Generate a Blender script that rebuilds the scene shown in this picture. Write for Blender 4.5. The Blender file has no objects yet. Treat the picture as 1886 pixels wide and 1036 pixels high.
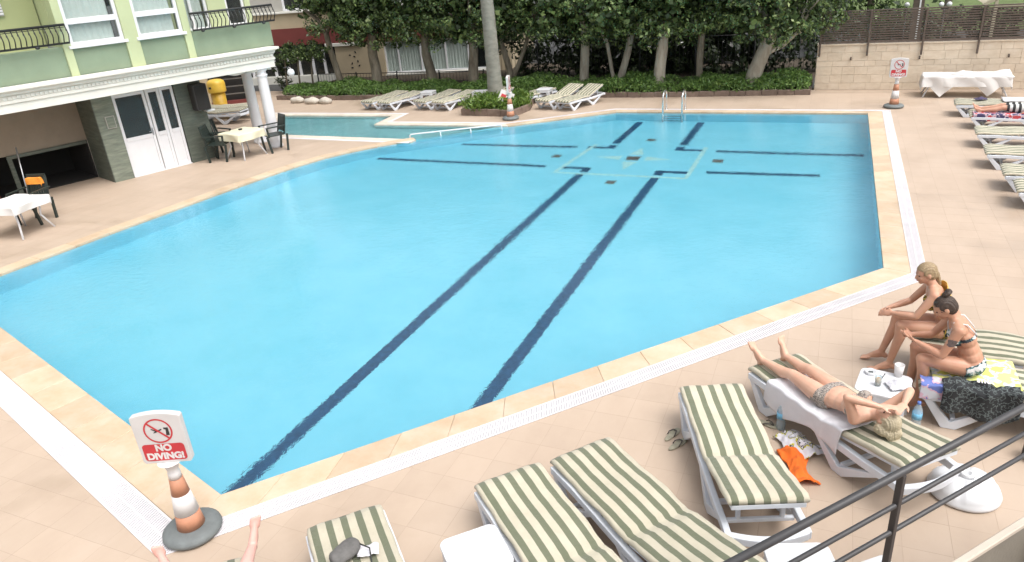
import bpy, bmesh, math, random
import numpy as np
from mathutils import Vector, Matrix, Euler
from mathutils.geometry import tessellate_polygon

R = math.radians
scene = bpy.context.scene
COL = scene.collection
random.seed(7)
rng = np.random.default_rng(11)

# ------------------------------------------------------------------ camera
cam_d = bpy.data.cameras.new('camera')
cam_d.sensor_width = 36.0
cam_d.lens = 36.0 * 1328.0 / 1886.0
cam_d.clip_start = 0.05
cam_d.clip_end = 1000.0
cam = bpy.data.objects.new('camera', cam_d)
COL.objects.link(cam)
_pi, _ro, _ya = R(24.18), R(-4.76), R(24.91)
_d = Vector((-math.sin(_ya) * math.cos(_pi), math.cos(_ya) * math.cos(_pi), -math.sin(_pi)))
_r0 = Vector((math.cos(_ya), math.sin(_ya), 0.0))
_u0 = _r0.cross(_d)
_r = _r0 * math.cos(_ro) + _u0 * math.sin(_ro)
_u = -_r0 * math.sin(_ro) + _u0 * math.cos(_ro)
_m = Matrix((_r, _u, -_d)).transposed().to_4x4()
_m.translation = Vector((0.0, 0.0, 4.4))
cam.matrix_world = _m
scene.camera = cam

# ------------------------------------------------------------------ world and sun: bright overcast
SUN_EL, SUN_AZ = R(62), R(112)            # azimuth measured from +Y towards +X
world = bpy.data.worlds.new('World')
scene.world = world
world.use_nodes = True
nt = world.node_tree
sky = nt.nodes.new('ShaderNodeTexSky')
sky.sky_type = 'NISHITA'
sky.sun_disc = False
sky.sun_elevation = SUN_EL
sky.sun_rotation = SUN_AZ
sky.air_density = 1.0
sky.dust_density = 6.0
hsv = nt.nodes.new('ShaderNodeHueSaturation')
hsv.inputs['Saturation'].default_value = 0.22      # cloud cover greys the blue
nt.links.new(sky.outputs[0], hsv.inputs['Color'])
bg = nt.nodes['Background']
bg.inputs['Strength'].default_value = 0.15
nt.links.new(hsv.outputs[0], bg.inputs['Color'])
sun_l = bpy.data.lights.new('sun', 'SUN')
sun_l.energy = 0.6
sun_l.angle = R(40)
sun_l.color = (1.0, 0.96, 0.9)
sun = bpy.data.objects.new('sun', sun_l)
COL.objects.link(sun)
_sd = Vector((math.sin(SUN_AZ) * math.cos(SUN_EL), math.cos(SUN_AZ) * math.cos(SUN_EL), math.sin(SUN_EL)))
sun.rotation_euler = _sd.to_track_quat('Z', 'Y').to_euler()
sun.location = (10, 5, 30)

vs = scene.view_settings
vs.view_transform = 'Standard'
vs.look = 'None'
vs.exposure = 0.80
vs.gamma = 1.0
vs.use_curve_mapping = False
cy = scene.cycles
cy.use_denoising = True
cy.max_bounces = 10
cy.diffuse_bounces = 4
cy.glossy_bounces = 4
cy.transmission_bounces = 8
cy.transparent_max_bounces = 12
cy.sample_clamp_indirect = 6.0

# ------------------------------------------------------------------ helpers
def tag(o, label=None, cat=None, group=None, kind=None):
    if label: o['label'] = label
    if cat: o['category'] = cat
    if group: o['group'] = group
    if kind: o['kind'] = kind
    return o

def empty(name, loc=(0, 0, 0), rz=0.0, label=None, cat=None, group=None):
    o = bpy.data.objects.new(name, None)
    o.empty_display_size = 0.2
    COL.objects.link(o)
    o.location = loc
    o.rotation_euler = (0, 0, rz)
    return tag(o, label, cat, group)

def link(name, me, mat=None, parent=None, loc=None, rot=None):
    o = bpy.data.objects.new(name, me)
    COL.objects.link(o)
    if mat is not None and len(me.materials) == 0:
        me.materials.append(mat)
    if parent is not None: o.parent = parent
    if loc is not None: o.location = loc
    if rot is not None: o.rotation_euler = rot
    return o

def copy_tree(o, parent=None):
    c = o.copy()
    COL.objects.link(c)
    if parent is not None: c.parent = parent
    for ch in [x for x in bpy.data.objects if x.parent == o]:
        copy_tree(ch, c)
    return c

class MB:
    """collects shapes; build() links them as ONE mesh object"""
    def __init__(s):
        s.v = []; s.f = []; s.sm = []; s.mi = []
    def add(s, verts, faces, smooth=False, mi=0):
        b = len(s.v)
        s.v.extend([tuple(x) for x in verts])
        s.f.extend([tuple(i + b for i in f) for f in faces])
        s.sm.extend([smooth] * len(faces)); s.mi.extend([mi] * len(faces))
        return s
    def box(s, c, size, M=None, mi=0):
        x, y, z = [k / 2 for k in size]
        vs_ = [Vector((sx * x, sy * y, sz * z)) for sx in (-1, 1) for sy in (-1, 1) for sz in (-1, 1)]
        if M is not None: vs_ = [M @ v for v in vs_]
        vs_ = [v + Vector(c) for v in vs_]
        return s.add(vs_, [(0, 1, 3, 2), (4, 6, 7, 5), (0, 4, 5, 1), (2, 3, 7, 6), (0, 2, 6, 4), (1, 5, 7, 3)], False, mi)
    def b2(s, x0, x1, y0, y1, z0, z1, mi=0):
        return s.box(((x0 + x1) / 2, (y0 + y1) / 2, (z0 + z1) / 2), (x1 - x0, y1 - y0, z1 - z0), None, mi)
    def bar(s, a, b, w, h, up=(0, 0, 1), mi=0):
        a = Vector(a); b = Vector(b); d = (b - a); L = d.length; d.normalize()
        up = Vector(up)
        if abs(d.dot(up)) > 0.98: up = Vector((1, 0, 0))
        x = up.cross(d).normalized(); z = d.cross(x)
        M = Matrix((x, d, z)).transposed()
        return s.box((a + b) / 2, (w, L, h), M, mi)
    def tube(s, pts, rad, n=10, cap=True, mi=0):
        pts = [Vector(p) for p in pts]
        if not hasattr(rad, '__len__'): rad = [rad] * len(pts)
        b = len(s.v); prev = None
        for i, p in enumerate(pts):
            d = (pts[min(i + 1, len(pts) - 1)] - pts[max(i - 1, 0)]).normalized()
            if prev is None:
                ref = Vector((0, 0, 1)) if abs(d.z) < 0.9 else Vector((1, 0, 0))
                x = ref.cross(d).normalized()
            else:
                x = (prev - d * prev.dot(d)).normalized()
            prev = x; y = d.cross(x)
            for k in range(n):
                a = 2 * math.pi * k / n
                s.v.append(tuple(p + (x * math.cos(a) + y * math.sin(a)) * rad[i]))
        for i in range(len(pts) - 1):
            for k in range(n):
                k2 = (k + 1) % n
                s.f.append((b + i * n + k, b + i * n + k2, b + (i + 1) * n + k2, b + (i + 1) * n + k)); s.sm.append(True); s.mi.append(mi)
        if cap:
            s.f.append(tuple(b + k for k in reversed(range(n)))); s.sm.append(False); s.mi.append(mi)
            e = b + (len(pts) - 1) * n
            s.f.append(tuple(e + k for k in range(n))); s.sm.append(False); s.mi.append(mi)
        return s
    def lathe(s, prof, c=(0, 0, 0), n=20, mi=0, smooth=True):
        b = len(s.v)
        for r, z in prof:
            for k in range(n):
                a = 2 * math.pi * k / n
                s.v.append((c[0] + r * math.cos(a), c[1] + r * math.sin(a), c[2] + z))
        for i in range(len(prof) - 1):
            for k in range(n):
                k2 = (k + 1) % n
                s.f.append((b + i * n + k, b + i * n + k2, b + (i + 1) * n + k2, b + (i + 1) * n + k)); s.sm.append(smooth); s.mi.append(mi)
        if prof[0][0] > 1e-5:
            s.f.append(tuple(b + k for k in reversed(range(n)))); s.sm.append(False); s.mi.append(mi)
        e = b + (len(prof) - 1) * n
        if prof[-1][0] > 1e-5:
            s.f.append(tuple(e + k for k in range(n))); s.sm.append(False); s.mi.append(mi)
        return s
    def prism(s, poly, z0, z1, mi=0):
        n = len(poly)
        vs_ = [(x, y, z0) for x, y in poly] + [(x, y, z1) for x, y in poly]
        fs = [tuple(reversed(range(n))), tuple(range(n, 2 * n))]
        fs += [(i, (i + 1) % n, n + (i + 1) % n, n + i) for i in range(n)]
        return s.add(vs_, fs, False, mi)
    def ell(s, c, r, n=14, m=9, M=None, mi=0):
        b = len(s.v)
        for i in range(m + 1):
            ph = math.pi * i / m - math.pi / 2
            for k in range(n):
                a = 2 * math.pi * k / n
                p = Vector((r[0] * math.cos(ph) * math.cos(a), r[1] * math.cos(ph) * math.sin(a), r[2] * math.sin(ph)))
                if M is not None: p = M @ p
                s.v.append(tuple(p + Vector(c)))
        for i in range(m):
            for k in range(n):
                k2 = (k + 1) % n
                s.f.append((b + i * n + k, b + i * n + k2, b + (i + 1) * n + k2, b + (i + 1) * n + k)); s.sm.append(True); s.mi.append(mi)
        return s
    def mesh(s, name, bevel=0.0, seg=1, weld=False):
        me = bpy.data.meshes.new(name)
        me.from_pydata(s.v, [], s.f)
        me.polygons.foreach_set('use_smooth', s.sm)
        me.polygons.foreach_set('material_index', s.mi)
        if bevel > 0 or weld:
            bm = bmesh.new(); bm.from_mesh(me)
            if weld: bmesh.ops.remove_doubles(bm, verts=bm.verts, dist=1e-5)
            if bevel > 0:
                ed = [e for e in bm.edges if len(e.link_faces) == 2 and e.calc_face_angle(0) > 0.6]
                bmesh.ops.bevel(bm, geom=ed, offset=bevel, segments=seg, profile=0.5, affect='EDGES', clamp_overlap=True)
            bm.to_mesh(me); bm.free()
        me.update()
        return me
    def build(s, name, mat, parent=None, bevel=0.0, seg=1, loc=None, rot=None):
        me = s.mesh(name, bevel, seg)
        for m in (mat if isinstance(mat, (list, tuple)) else [mat]): me.materials.append(m)
        return link(name, me, None, parent, loc, rot)

# ------------------------------------------------------------------ materials
def new_mat(name):
    m = bpy.data.materials.new(name); m.use_nodes = True
    return m, m.node_tree, m.node_tree.nodes['Principled BSDF']

def noise(nt, scale, detail=4, rough=0.55, vec=None, w=None):
    n = nt.nodes.new('ShaderNodeTexNoise')
    n.inputs['Scale'].default_value = scale
    n.inputs['Detail'].default_value = detail
    n.inputs['Roughness'].default_value = rough
    if vec is not None: nt.links.new(vec, n.inputs['Vector'])
    return n

def ramp(nt, fac, stops):
    r = nt.nodes.new('ShaderNodeValToRGB')
    el = r.color_ramp.elements
    while len(el) > 1: el.remove(el[-1])
    el[0].position = stops[0][0]; el[0].color = (*stops[0][1], 1)
    for p, c in stops[1:]:
        e = el.new(p); e.color = (*c, 1)
    nt.links.new(fac, r.inputs[0])
    return r

def coords(nt, kind='Object', scale=None):
    tc = nt.nodes.new('ShaderNodeTexCoord')
    out = tc.outputs[kind]
    if scale is not None:
        mp = nt.nodes.new('ShaderNodeMapping'); mp.inputs['Scale'].default_value = scale
        nt.links.new(out, mp.inputs['Vector']); out = mp.outputs[0]
    return out

def geo_pos(nt):
    return nt.nodes.new('ShaderNodeNewGeometry').outputs['Position']

def plain(name, col, rough=0.6, var=0.12, scale=6.0, bump=0.0, bscale=40.0, spec=0.5, metal=0.0, island=0.0, world_tex=True, rand=0.0):
    """base colour with soft blotchy variation, optional relief, optional per-piece variation"""
    m, nt, b = new_mat(name)
    vec = geo_pos(nt) if world_tex else coords(nt)
    n = noise(nt, scale, 5, 0.6, vec)
    lo = tuple(max(0, c * (1 - var)) for c in col); hi = tuple(min(1, c * (1 + var)) for c in col)
    r = ramp(nt, n.outputs['Fac'], [(0.3, lo), (0.7, hi)])
    out = r.outputs[0]
    if island > 0 or rand > 0:
        if rand > 0:
            src = nt.nodes.new('ShaderNodeObjectInfo').outputs['Random']; amt = rand
        else:
            src = nt.nodes.new('ShaderNodeNewGeometry').outputs['Random Per Island']; amt = island
        mr = nt.nodes.new('ShaderNodeMapRange')
        mr.inputs['To Min'].default_value = 1 - amt; mr.inputs['To Max'].default_value = 1 + amt
        nt.links.new(src, mr.inputs['Value'])
        hs = nt.nodes.new('ShaderNodeHueSaturation')
        nt.links.new(mr.outputs[0], hs.inputs['Value']); nt.links.new(out, hs.inputs['Color'])
        out = hs.outputs[0]
    nt.links.new(out, b.inputs['Base Color'])
    b.inputs['Roughness'].default_value = rough
    b.inputs['Metallic'].default_value = metal
    b.inputs['Specular IOR Level'].default_value = spec
    if bump > 0:
        n2 = noise(nt, bscale, 4, 0.6, vec)
        bp = nt.nodes.new('ShaderNodeBump'); bp.inputs['Strength'].default_value = bump; bp.inputs['Distance'].default_value = 0.01
        nt.links.new(n2.outputs['Fac'], bp.inputs['Height']); nt.links.new(bp.outputs[0], b.inputs['Normal'])
    return m

def stone_mat(name, stops, scale=9.0, rough=0.7, stretch=(1, 1, 1), bump=0.25, rand=0.08):
    m, nt, b = new_mat(name)
    vec = geo_pos(nt)
    mp = nt.nodes.new('ShaderNodeMapping'); mp.inputs['Scale'].default_value = stretch
    nt.links.new(vec, mp.inputs['Vector']); vec = mp.outputs[0]
    n = noise(nt, scale, 8, 0.65, vec)
    r = ramp(nt, n.outputs['Fac'], stops)
    mr = nt.nodes.new('ShaderNodeMapRange')
    mr.inputs['To Min'].default_value = 1 - rand; mr.inputs['To Max'].default_value = 1 + rand
    oi = nt.nodes.new('ShaderNodeObjectInfo'); isl = nt.nodes.new('ShaderNodeNewGeometry')
    ad = nt.nodes.new('ShaderNodeMath'); ad.operation = 'ADD'
    nt.links.new(oi.outputs['Random'], ad.inputs[0]); nt.links.new(isl.outputs['Random Per Island'], ad.inputs[1])
    fr = nt.nodes.new('ShaderNodeMath'); fr.operation = 'FRACT'; nt.links.new(ad.outputs[0], fr.inputs[0])
    nt.links.new(fr.outputs[0], mr.inputs['Value'])
    hs = nt.nodes.new('ShaderNodeHueSaturation')
    nt.links.new(mr.outputs[0], hs.inputs['Value']); nt.links.new(r.outputs[0], hs.inputs['Color'])
    nt.links.new(hs.outputs[0], b.inputs['Base Color'])
    b.inputs['Roughness'].default_value = rough
    n2 = noise(nt, scale * 6, 6, 0.7, vec)
    bp = nt.nodes.new('ShaderNodeBump'); bp.inputs['Strength'].default_value = bump; bp.inputs['Distance'].default_value = 0.01
    nt.links.new(n2.outputs['Fac'], bp.inputs['Height']); nt.links.new(bp.outputs[0], b.inputs['Normal'])
    return m

def leaf_mat(name, stops, trans=0.25, rough=0.45):
    m, nt, b = new_mat(name)
    g = nt.nodes.new('ShaderNodeNewGeometry')
    r = ramp(nt, g.outputs['Random Per Island'], stops)
    nt.links.new(r.outputs[0], b.inputs['Base Color'])
    b.inputs['Roughness'].default_value = rough
    tr = nt.nodes.new('ShaderNodeBsdfTranslucent'); nt.links.new(r.outputs[0], tr.inputs['Color'])
    mx = nt.nodes.new('ShaderNodeMixShader'); mx.inputs[0].default_value = trans
    nt.links.new(b.outputs[0], mx.inputs[1]); nt.links.new(tr.outputs[0], mx.inputs[2])
    nt.links.new(mx.outputs[0], nt.nodes['Material Output'].inputs['Surface'])
    return m

def add_stains(m, scale=0.55, lo=0.91, rough_wet=0.32):
    nt = m.node_tree; b = nt.nodes['Principled BSDF']
    src = b.inputs['Base Color'].links[0].from_socket
    n = noise(nt, scale, 6, 0.62, geo_pos(nt)); n.inputs['Distortion'].default_value = 0.5
    r = ramp(nt, n.outputs['Fac'], [(0.34, (lo, lo * 0.99, lo * 0.97)), (0.47, (1, 1, 1)), (0.62, (1, 1, 1)), (0.72, (1.0, 0.985, 0.97))])
    mx = nt.nodes.new('ShaderNodeMix'); mx.data_type = 'RGBA'; mx.blend_type = 'MULTIPLY'; mx.inputs[0].default_value = 1.0
    nt.links.new(src, mx.inputs[6]); nt.links.new(r.outputs[0], mx.inputs[7]); nt.links.new(mx.outputs[2], b.inputs['Base Color'])
    r2 = ramp(nt, n.outputs['Fac'], [(0.34, (rough_wet,) * 3), (0.45, (0.6,) * 3)]); nt.links.new(r2.outputs[0], b.inputs['Roughness'])
M = {}
M['deck'] = stone_mat('deck_tile', [(0.3, (0.42, 0.325, 0.25)), (0.5, (0.45, 0.352, 0.272)), (0.72, (0.475, 0.377, 0.297))], 1.6, 0.55, (1, 0.5, 1), bump=0.08, rand=0.025)
add_stains(M['deck'])
M['grout'] = plain('deck_grout', (0.385, 0.30, 0.23), 0.9, 0.1, 3)
M['coping'] = stone_mat('coping_stone', [(0.25, (0.47, 0.335, 0.215)), (0.5, (0.53, 0.405, 0.285)), (0.75, (0.56, 0.47, 0.37))], 3.0, 0.6, bump=0.12, rand=0.10)
add_stains(M['coping'], 1.1, 0.90)
M['white_plastic'] = plain('white_plastic', (0.66, 0.67, 0.69), 0.38, 0.04, 5)
M['grating'] = plain('white_grating', (0.64, 0.615, 0.63), 0.5, 0.12, 1.3)
M['gutter'] = plain('gutter_trough', (0.36, 0.35, 0.37), 0.8, 0.1, 4)
M['soil'] = plain('soil', (0.06, 0.045, 0.03), 0.95, 0.4, 8, 0.6, 30)
M['asphalt'] = plain('asphalt', (0.06, 0.06, 0.06), 0.9, 0.2, 4, 0.3, 60)

# pool shell: small mosaic tiles
def pool_mat():
    m, nt, b = new_mat('pool_mosaic')
    pos = geo_pos(nt)
    n = noise(nt, 1.2, 4, 0.6, pos)
    r = ramp(nt, n.outputs['Fac'], [(0.3, (0.20, 0.60, 0.745)), (0.7, (0.24, 0.645, 0.79))])
    nt.links.new(r.outputs[0], b.inputs['Base Color'])
    b.inputs['Roughness'].default_value = 0.4
    return m
M['pool'] = pool_mat()
M['pool_wall'] = plain('shade_lifted_mosaic', (0.30, 0.70, 0.84), 0.4, 0.06, 2)  # wall colour painted lighter than the floor mosaic to cancel the shade there
M['lane'] = plain('lane_mosaic', (0.02, 0.078, 0.165), 0.4, 0.35, 14)
M['lane_pale'] = plain('pale_mosaic', (0.40, 0.68, 0.68), 0.4, 0.15, 10)
M['lane_brown'] = plain('brown_mosaic', (0.13, 0.11, 0.10), 0.4, 0.25, 18)

def water_mat():
    m, nt, b = new_mat('water')
    nt.nodes.remove(b)
    g = nt.nodes.new('ShaderNodeBsdfGlass'); g.inputs['IOR'].default_value = 1.333; g.inputs['Roughness'].default_value = 0.0
    g.inputs['Color'].default_value = (0.97, 0.995, 1.0, 1)
    pos = geo_pos(nt)
    n1 = noise(nt, 10.0, 4, 0.55, pos); n1.inputs['Distortion'].default_value = 0.6
    n2 = noise(nt, 1.1, 2, 0.5, pos)
    big = noise(nt, 0.22, 2, 0.5, pos)
    cr = ramp(nt, big.outputs['Fac'], [(0.35, (0.25, 0.25, 0.25)), (0.65, (1, 1, 1))])
    mul = nt.nodes.new('ShaderNodeMath'); mul.operation = 'MULTIPLY'
    nt.links.new(n1.outputs['Fac'], mul.inputs[0]); nt.links.new(cr.outputs[0], mul.inputs[1])
    ad = nt.nodes.new('ShaderNodeMath'); ad.operation = 'MULTIPLY_ADD'; ad.inputs[1].default_value = 0.9
    nt.links.new(n2.outputs['Fac'], ad.inputs[0]); nt.links.new(mul.outputs[0], ad.inputs[2])
    bp = nt.nodes.new('ShaderNodeBump'); bp.inputs['Strength'].default_value = 0.16; bp.inputs['Distance'].default_value = 0.06
    nt.links.new(ad.outputs[0], bp.inputs['Height']); nt.links.new(bp.outputs[0], g.inputs['Normal'])
    nt.links.new(g.outputs[0], nt.nodes['Material Output'].inputs['Surface'])
    return m
M['water'] = water_mat()
# ================================================================== THE POOL AND THE DECK
F_, E_ = (-10.45, 16.98), (-8.47, 18.81)
MAIN = [F_, (-10.85, 16.62), (-11.2, 16.25), (-11.65, 15.6), (-12.0, 14.95), (-12.29, 14.0), (-12.47, 12.9), (-12.64, 11.76), (-12.96, 9.12), (-13.15, 7.04), (-13.2, 6.25),
        (-4.91, 3.70), (0.91, 10.52), (0.89, 20.81), (-5.83, 20.81), E_]
KID = [E_, (-12.9, 18.72), (-13.0, 19.95), (-17.5, 19.85), (-15.55, 17.18), F_]
UNION = MAIN + KID[1:-1]
CW = [0.30] * 10 + [0.42, 0.30, 0.31, 0.24, 0.24]      # coping width per edge
GW = [0.0] * 10 + [0.30, 0.23, 0.20, 0.16, 0.16]       # white grating width per edge

def offset_line(poly, ds):
    """offset an open polyline to its right by a distance per edge, mitred"""
    n = len(poly); lines = []
    for i in range(n - 1):
        a = Vector(poly[i]); b = Vector(poly[i + 1]); d = (b - a).normalized(); nr = Vector((d.y, -d.x))
        lines.append((a + nr * ds[i], d, b + nr * ds[i]))
    out = [lines[0][0]]
    for i in range(1, n - 1):
        p, d, pe = lines[i - 1]; q, e, _q = lines[i]
        cr = d.x * e.y - d.y * e.x
        if abs(cr) < 0.12:
            out.append((pe + q) / 2)
        else:
            t = ((q - p).x * e.y - (q - p).y * e.x) / cr
            out.append(p + d * t)
    out.append(lines[-1][2])
    return out

def inside(p, poly):
    x, y = p; c = False; j = len(poly) - 1
    for i in range(len(poly)):
        xi, yi = poly[i]; xj, yj = poly[j]
        if (yi > y) != (yj > y) and x < (xj - xi) * (y - yi) / (yj - yi) + xi: c = not c
        j = i
    return c

def sheet_with_hole(outer, hole, z):
    pl = [[Vector((x, y, 0)) for x, y in outer], [Vector((x, y, 0)) for x, y in hole]]
    tris = tessellate_polygon(pl)
    pts = [(x, y, z) for x, y in list(outer) + list(hole)]
    fs = []
    for t in tris:
        a, b, c = [Vector(pts[i][:2]) for i in t]
        cr = (b - a).cross(c - a)
        fs.append(t if cr > 0 else (t[0], t[2], t[1]))
    return MB().add(pts, fs)

HOLE = [tuple(v) for v in offset_line(MAIN, [0.05] * 15)] + [tuple(v) for v in offset_line(KID, [0.05] * 5)][1:-1]
ground = sheet_with_hole([(-200, -150), (200, -150), (200, 250), (-200, 250)], HOLE, -0.02).build('ground', M['asphalt'])
tag(ground, kind='structure')
deck = sheet_with_hole([(-40, -3), (16, -3), (16, 24.4), (-40, 24.4)], HOLE, -0.0011).build('deck', M['grout'])
tag(deck, kind='structure')

# deck tiles: the nearest ones singly, the rest as one part
TS = 0.35
def clip_half(poly, p, nrm):
    out = []
    for k in range(len(poly)):
        a_, b_ = poly[k], poly[(k + 1) % len(poly)]
        da = (a_[0] - p[0]) * nrm[0] + (a_[1] - p[1]) * nrm[1]; db = (b_[0] - p[0]) * nrm[0] + (b_[1] - p[1]) * nrm[1]
        if da >= 0: out.append(a_)
        if da * db < 0:
            t = da / (da - db); out.append((a_[0] + (b_[0] - a_[0]) * t, a_[1] + (b_[1] - a_[1]) * t))
    return out
def area(q): return 0.5 * sum(q[m][0] * q[(m + 1) % len(q)][1] - q[(m + 1) % len(q)][0] * q[m][1] for m in range(len(q)))
edges = []
for k in range(len(UNION)):
    a_, b_ = UNION[k], UNION[(k + 1) % len(UNION)]
    L = math.dist(a_, b_); nrm = ((b_[1] - a_[1]) / L, -(b_[0] - a_[0]) / L)
    edges.append((a_, b_, nrm))
cells, cut = [], []
for i in range(-74, 26):
    for j in range(-5, 68):
        x0, y0 = i * TS + 0.13, j * TS + 0.08
        if y0 > 23.4 or x0 > 9 or x0 < -26: continue
        q = [(x0, y0), (x0 + TS, y0), (x0 + TS, y0 + TS), (x0, y0 + TS)]
        hit = any(inside(c, UNION) for c in q) or any(x0 < vx < x0 + TS and y0 < vy < y0 + TS for vx, vy in UNION)
        if not hit:
            cells.append((x0, y0)); continue
        best = None
        for a_, b_, nrm in edges:
            mx, my = x0 + TS / 2, y0 + TS / 2
            t = max(0, min(1, ((mx - a_[0]) * (b_[0] - a_[0]) + (my - a_[1]) * (b_[1] - a_[1])) / math.dist(a_, b_) ** 2))
            if math.dist((mx, my), (a_[0] + (b_[0] - a_[0]) * t, a_[1] + (b_[1] - a_[1]) * t)) > 0.5: continue
            c = clip_half(q, (a_[0] + nrm[0] * 0.08, a_[1] + nrm[1] * 0.08), nrm)
            if len(c) < 3 or any(inside(v, UNION) for v in c): continue
            if best is None or area(c) > area(best): best = c
        if best: cut.append(best)
def in_frame(x, y, z=0.0, m=0.03):
    v = Vector((x, y, z)) - cam.matrix_world.translation
    dz = v.dot(_d)
    if dz < 0.05: return None
    u_, w_ = 1328 * v.dot(_r) / dz / 943, 1328 * v.dot(_u) / dz / 518
    return dz if abs(u_) < 1 + m and abs(w_) < 1 + m else None
seen = sorted([(in_frame(x + TS / 2, y + TS / 2), x, y) for x, y in cells if in_frame(x + TS / 2, y + TS / 2)])
near = seen[:300]; nearset = {(x, y) for _, x, y in near}
def tile_mesh():
    h = TS / 2 - 0.0016; c = 0.001
    mb = MB()
    v = [(-h, -h, -0.0006), (h, -h, -0.0006), (h, h, -0.0006), (-h, h, -0.0006), (-h + c, -h + c, 0), (h - c, -h + c, 0), (h - c, h - c, 0), (-h + c, h - c, 0)]
    mb.add(v, [(4, 5, 6, 7), (0, 1, 5, 4), (1, 2, 6, 5), (2, 3, 7, 6), (3, 0, 4, 7)])
    me = mb.mesh('tile'); me.materials.append(M['deck'])
    return me
TM = tile_mesh()
for _, x, y in near:
    link('tile', TM, None, deck, (x + TS / 2, y + TS / 2, random.uniform(-0.0003, 0.0003)))
mb = MB(); h = TS / 2 - 0.0016
for x, y in cells:
    if (x, y) in nearset: continue
    cx, cy_ = x + TS / 2, y + TS / 2; z = random.uniform(-0.0003, 0.0003)
    mb.add([(cx - h, cy_ - h, z), (cx + h, cy_ - h, z), (cx + h, cy_ + h, z), (cx - h, cy_ + h, z)], [(0, 1, 2, 3)])
for q in cut:
    cx = sum(v[0] for v in q) / len(q); cy_ = sum(v[1] for v in q) / len(q)
    mb.add([(cx + (x - cx) * 0.985, cy_ + (y - cy_) * 0.985, 0.0) for x, y in q], [tuple(range(len(q)))])
o = mb.build('far_tiles', M['deck'], deck); tag(o, kind='stuff')

pool = empty('swimming_pool', (0, 0, 0), 0, 'large bright blue swimming pool with dark lane lines and stone edge', 'swimming pool')
DEPTH = 1.0
def shell(poly, depth, skip=()):
    mb = MB(); n = len(poly)
    for i in range(n):
        if i in skip: continue
        a, b = poly[i], poly[(i + 1) % n]
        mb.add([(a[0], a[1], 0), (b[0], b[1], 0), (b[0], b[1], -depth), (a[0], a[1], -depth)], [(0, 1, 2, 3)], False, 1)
    fl = tessellate_polygon([[Vector((x, y, 0)) for x, y in poly]])
    mb.add([(x, y, -depth) for x, y in poly], [tuple(t) for t in fl])
    return mb
mb = shell(MAIN, DEPTH, skip=(len(MAIN) - 1,))
# divider wall between the pools, below the water
a, b = Vector(E_), Vector(F_); d = (b - a).normalized(); nr = Vector((d.y, -d.x)) * 0.25
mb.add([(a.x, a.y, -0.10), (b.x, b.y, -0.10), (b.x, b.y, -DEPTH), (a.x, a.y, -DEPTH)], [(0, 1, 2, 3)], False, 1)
mb.add([(a.x, a.y, -0.10), (b.x, b.y, -0.10), (b.x + nr.x, b.y + nr.y, -0.10), (a.x + nr.x, a.y + nr.y, -0.10)], [(0, 1, 2, 3)])
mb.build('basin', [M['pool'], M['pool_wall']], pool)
wl = -0.035
def fill(poly, z):
    t = tessellate_polygon([[Vector((x, y, 0)) for x, y in poly]]); fs = []
    for q in t:
        A, B, C = [Vector(poly[i]) for i in q]
        fs.append(tuple(q) if (B - A).cross(C - A) > 0 else (q[0], q[2], q[1]))
    return MB().add([(x, y, z) for x, y in poly], fs)
w_ = fill(UNION, wl).build('water', M['water']); tag(w_, kind='structure')

# floor markings: sheets 4 mm above the floor
zf = -DEPTH + 0.005
def strip(name, a, b, w, mat, lift=0.0):
    a = Vector(a); b = Vector(b); d = (b - a).normalized(); n_ = Vector((-d.y, d.x)) * w / 2
    MB().add([(*(a - n_), zf + lift), (*(b - n_), zf + lift), (*(b + n_), zf + lift), (*(a + n_), zf + lift)], [(0, 1, 2, 3)]).build(name, mat, pool)
strip('lane_line', (-5.46, 3.95), (-5.22, 15.5), 0.20, M['lane'])
strip('lane_line', (-3.58, 5.3), (-3.47, 15.5), 0.20, M['lane'])
strip('lane_line', (-5.14, 18.22), (-5.07, 20.62), 0.20, M['lane'])
strip('lane_line', (-3.38, 18.22), (-3.34, 20.70), 0.20, M['lane'])
strip('lane_line', (-11.1, 16.0), (-6.25, 15.97), 0.17, M['lane'])
strip('lane_line', (-9.4, 17.68), (-6.05, 17.77), 0.17, M['lane'])
strip('lane_line', (-2.45, 16.02), (-0.1, 16.1), 0.17, M['lane'])
strip('lane_line', (-2.5, 17.75), (0.76, 17.74), 0.17, M['lane'])
for cx, cy_, sx, sy in ((-5.20, 15.93, -1, -1), (-3.46, 15.93, 1, -1), (-5.14, 17.80, -1, 1), (-3.40, 17.80, 1, 1)):
    strip('corner_mark', (cx + sx * 0.10, cy_), (cx + sx * 0.62, cy_), 0.17, M['lane'])
    strip('corner_mark', (cx, cy_ - 0.085 if sy > 0 else cy_ + 0.085), (cx, cy_ + sy * 0.28), 0.20, M['lane'], 0.0015)
for x, y, w in ((-4.34, 16.92, 0.32), (-4.29, 18.68, 0.22), (-4.36, 15.01, 0.22), (-6.3, 16.88, 0.22), (-2.33, 16.94, 0.24)):
    strip('square_mark', (x - w / 2, y), (x + w / 2, y), w, M['lane_brown'], 0.002)
for a, b in (((-5.88, 15.5), (-5.62, 18.1)), ((-2.80, 15.5), (-2.78, 18.1)), ((-5.88, 15.52), (-2.80, 15.52))):
    strip('pale_mark', a, b, 0.10, M['lane_pale'], 0.001)
dm = MB(); cx, cy_ = -4.34, 16.92
for k in range(4):
    a0 = k * math.pi / 2
    p = [(0.95, 0), (0.30, 0.18), (0.30, -0.18)]
    dm.add([(cx + x * math.cos(a0) - y * math.sin(a0), cy_ + x * math.sin(a0) + y * math.cos(a0), zf + 0.001) for x, y in p], [(0, 1, 2)])
dm.build('star_mark', M['lane_pale'], pool)

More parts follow.
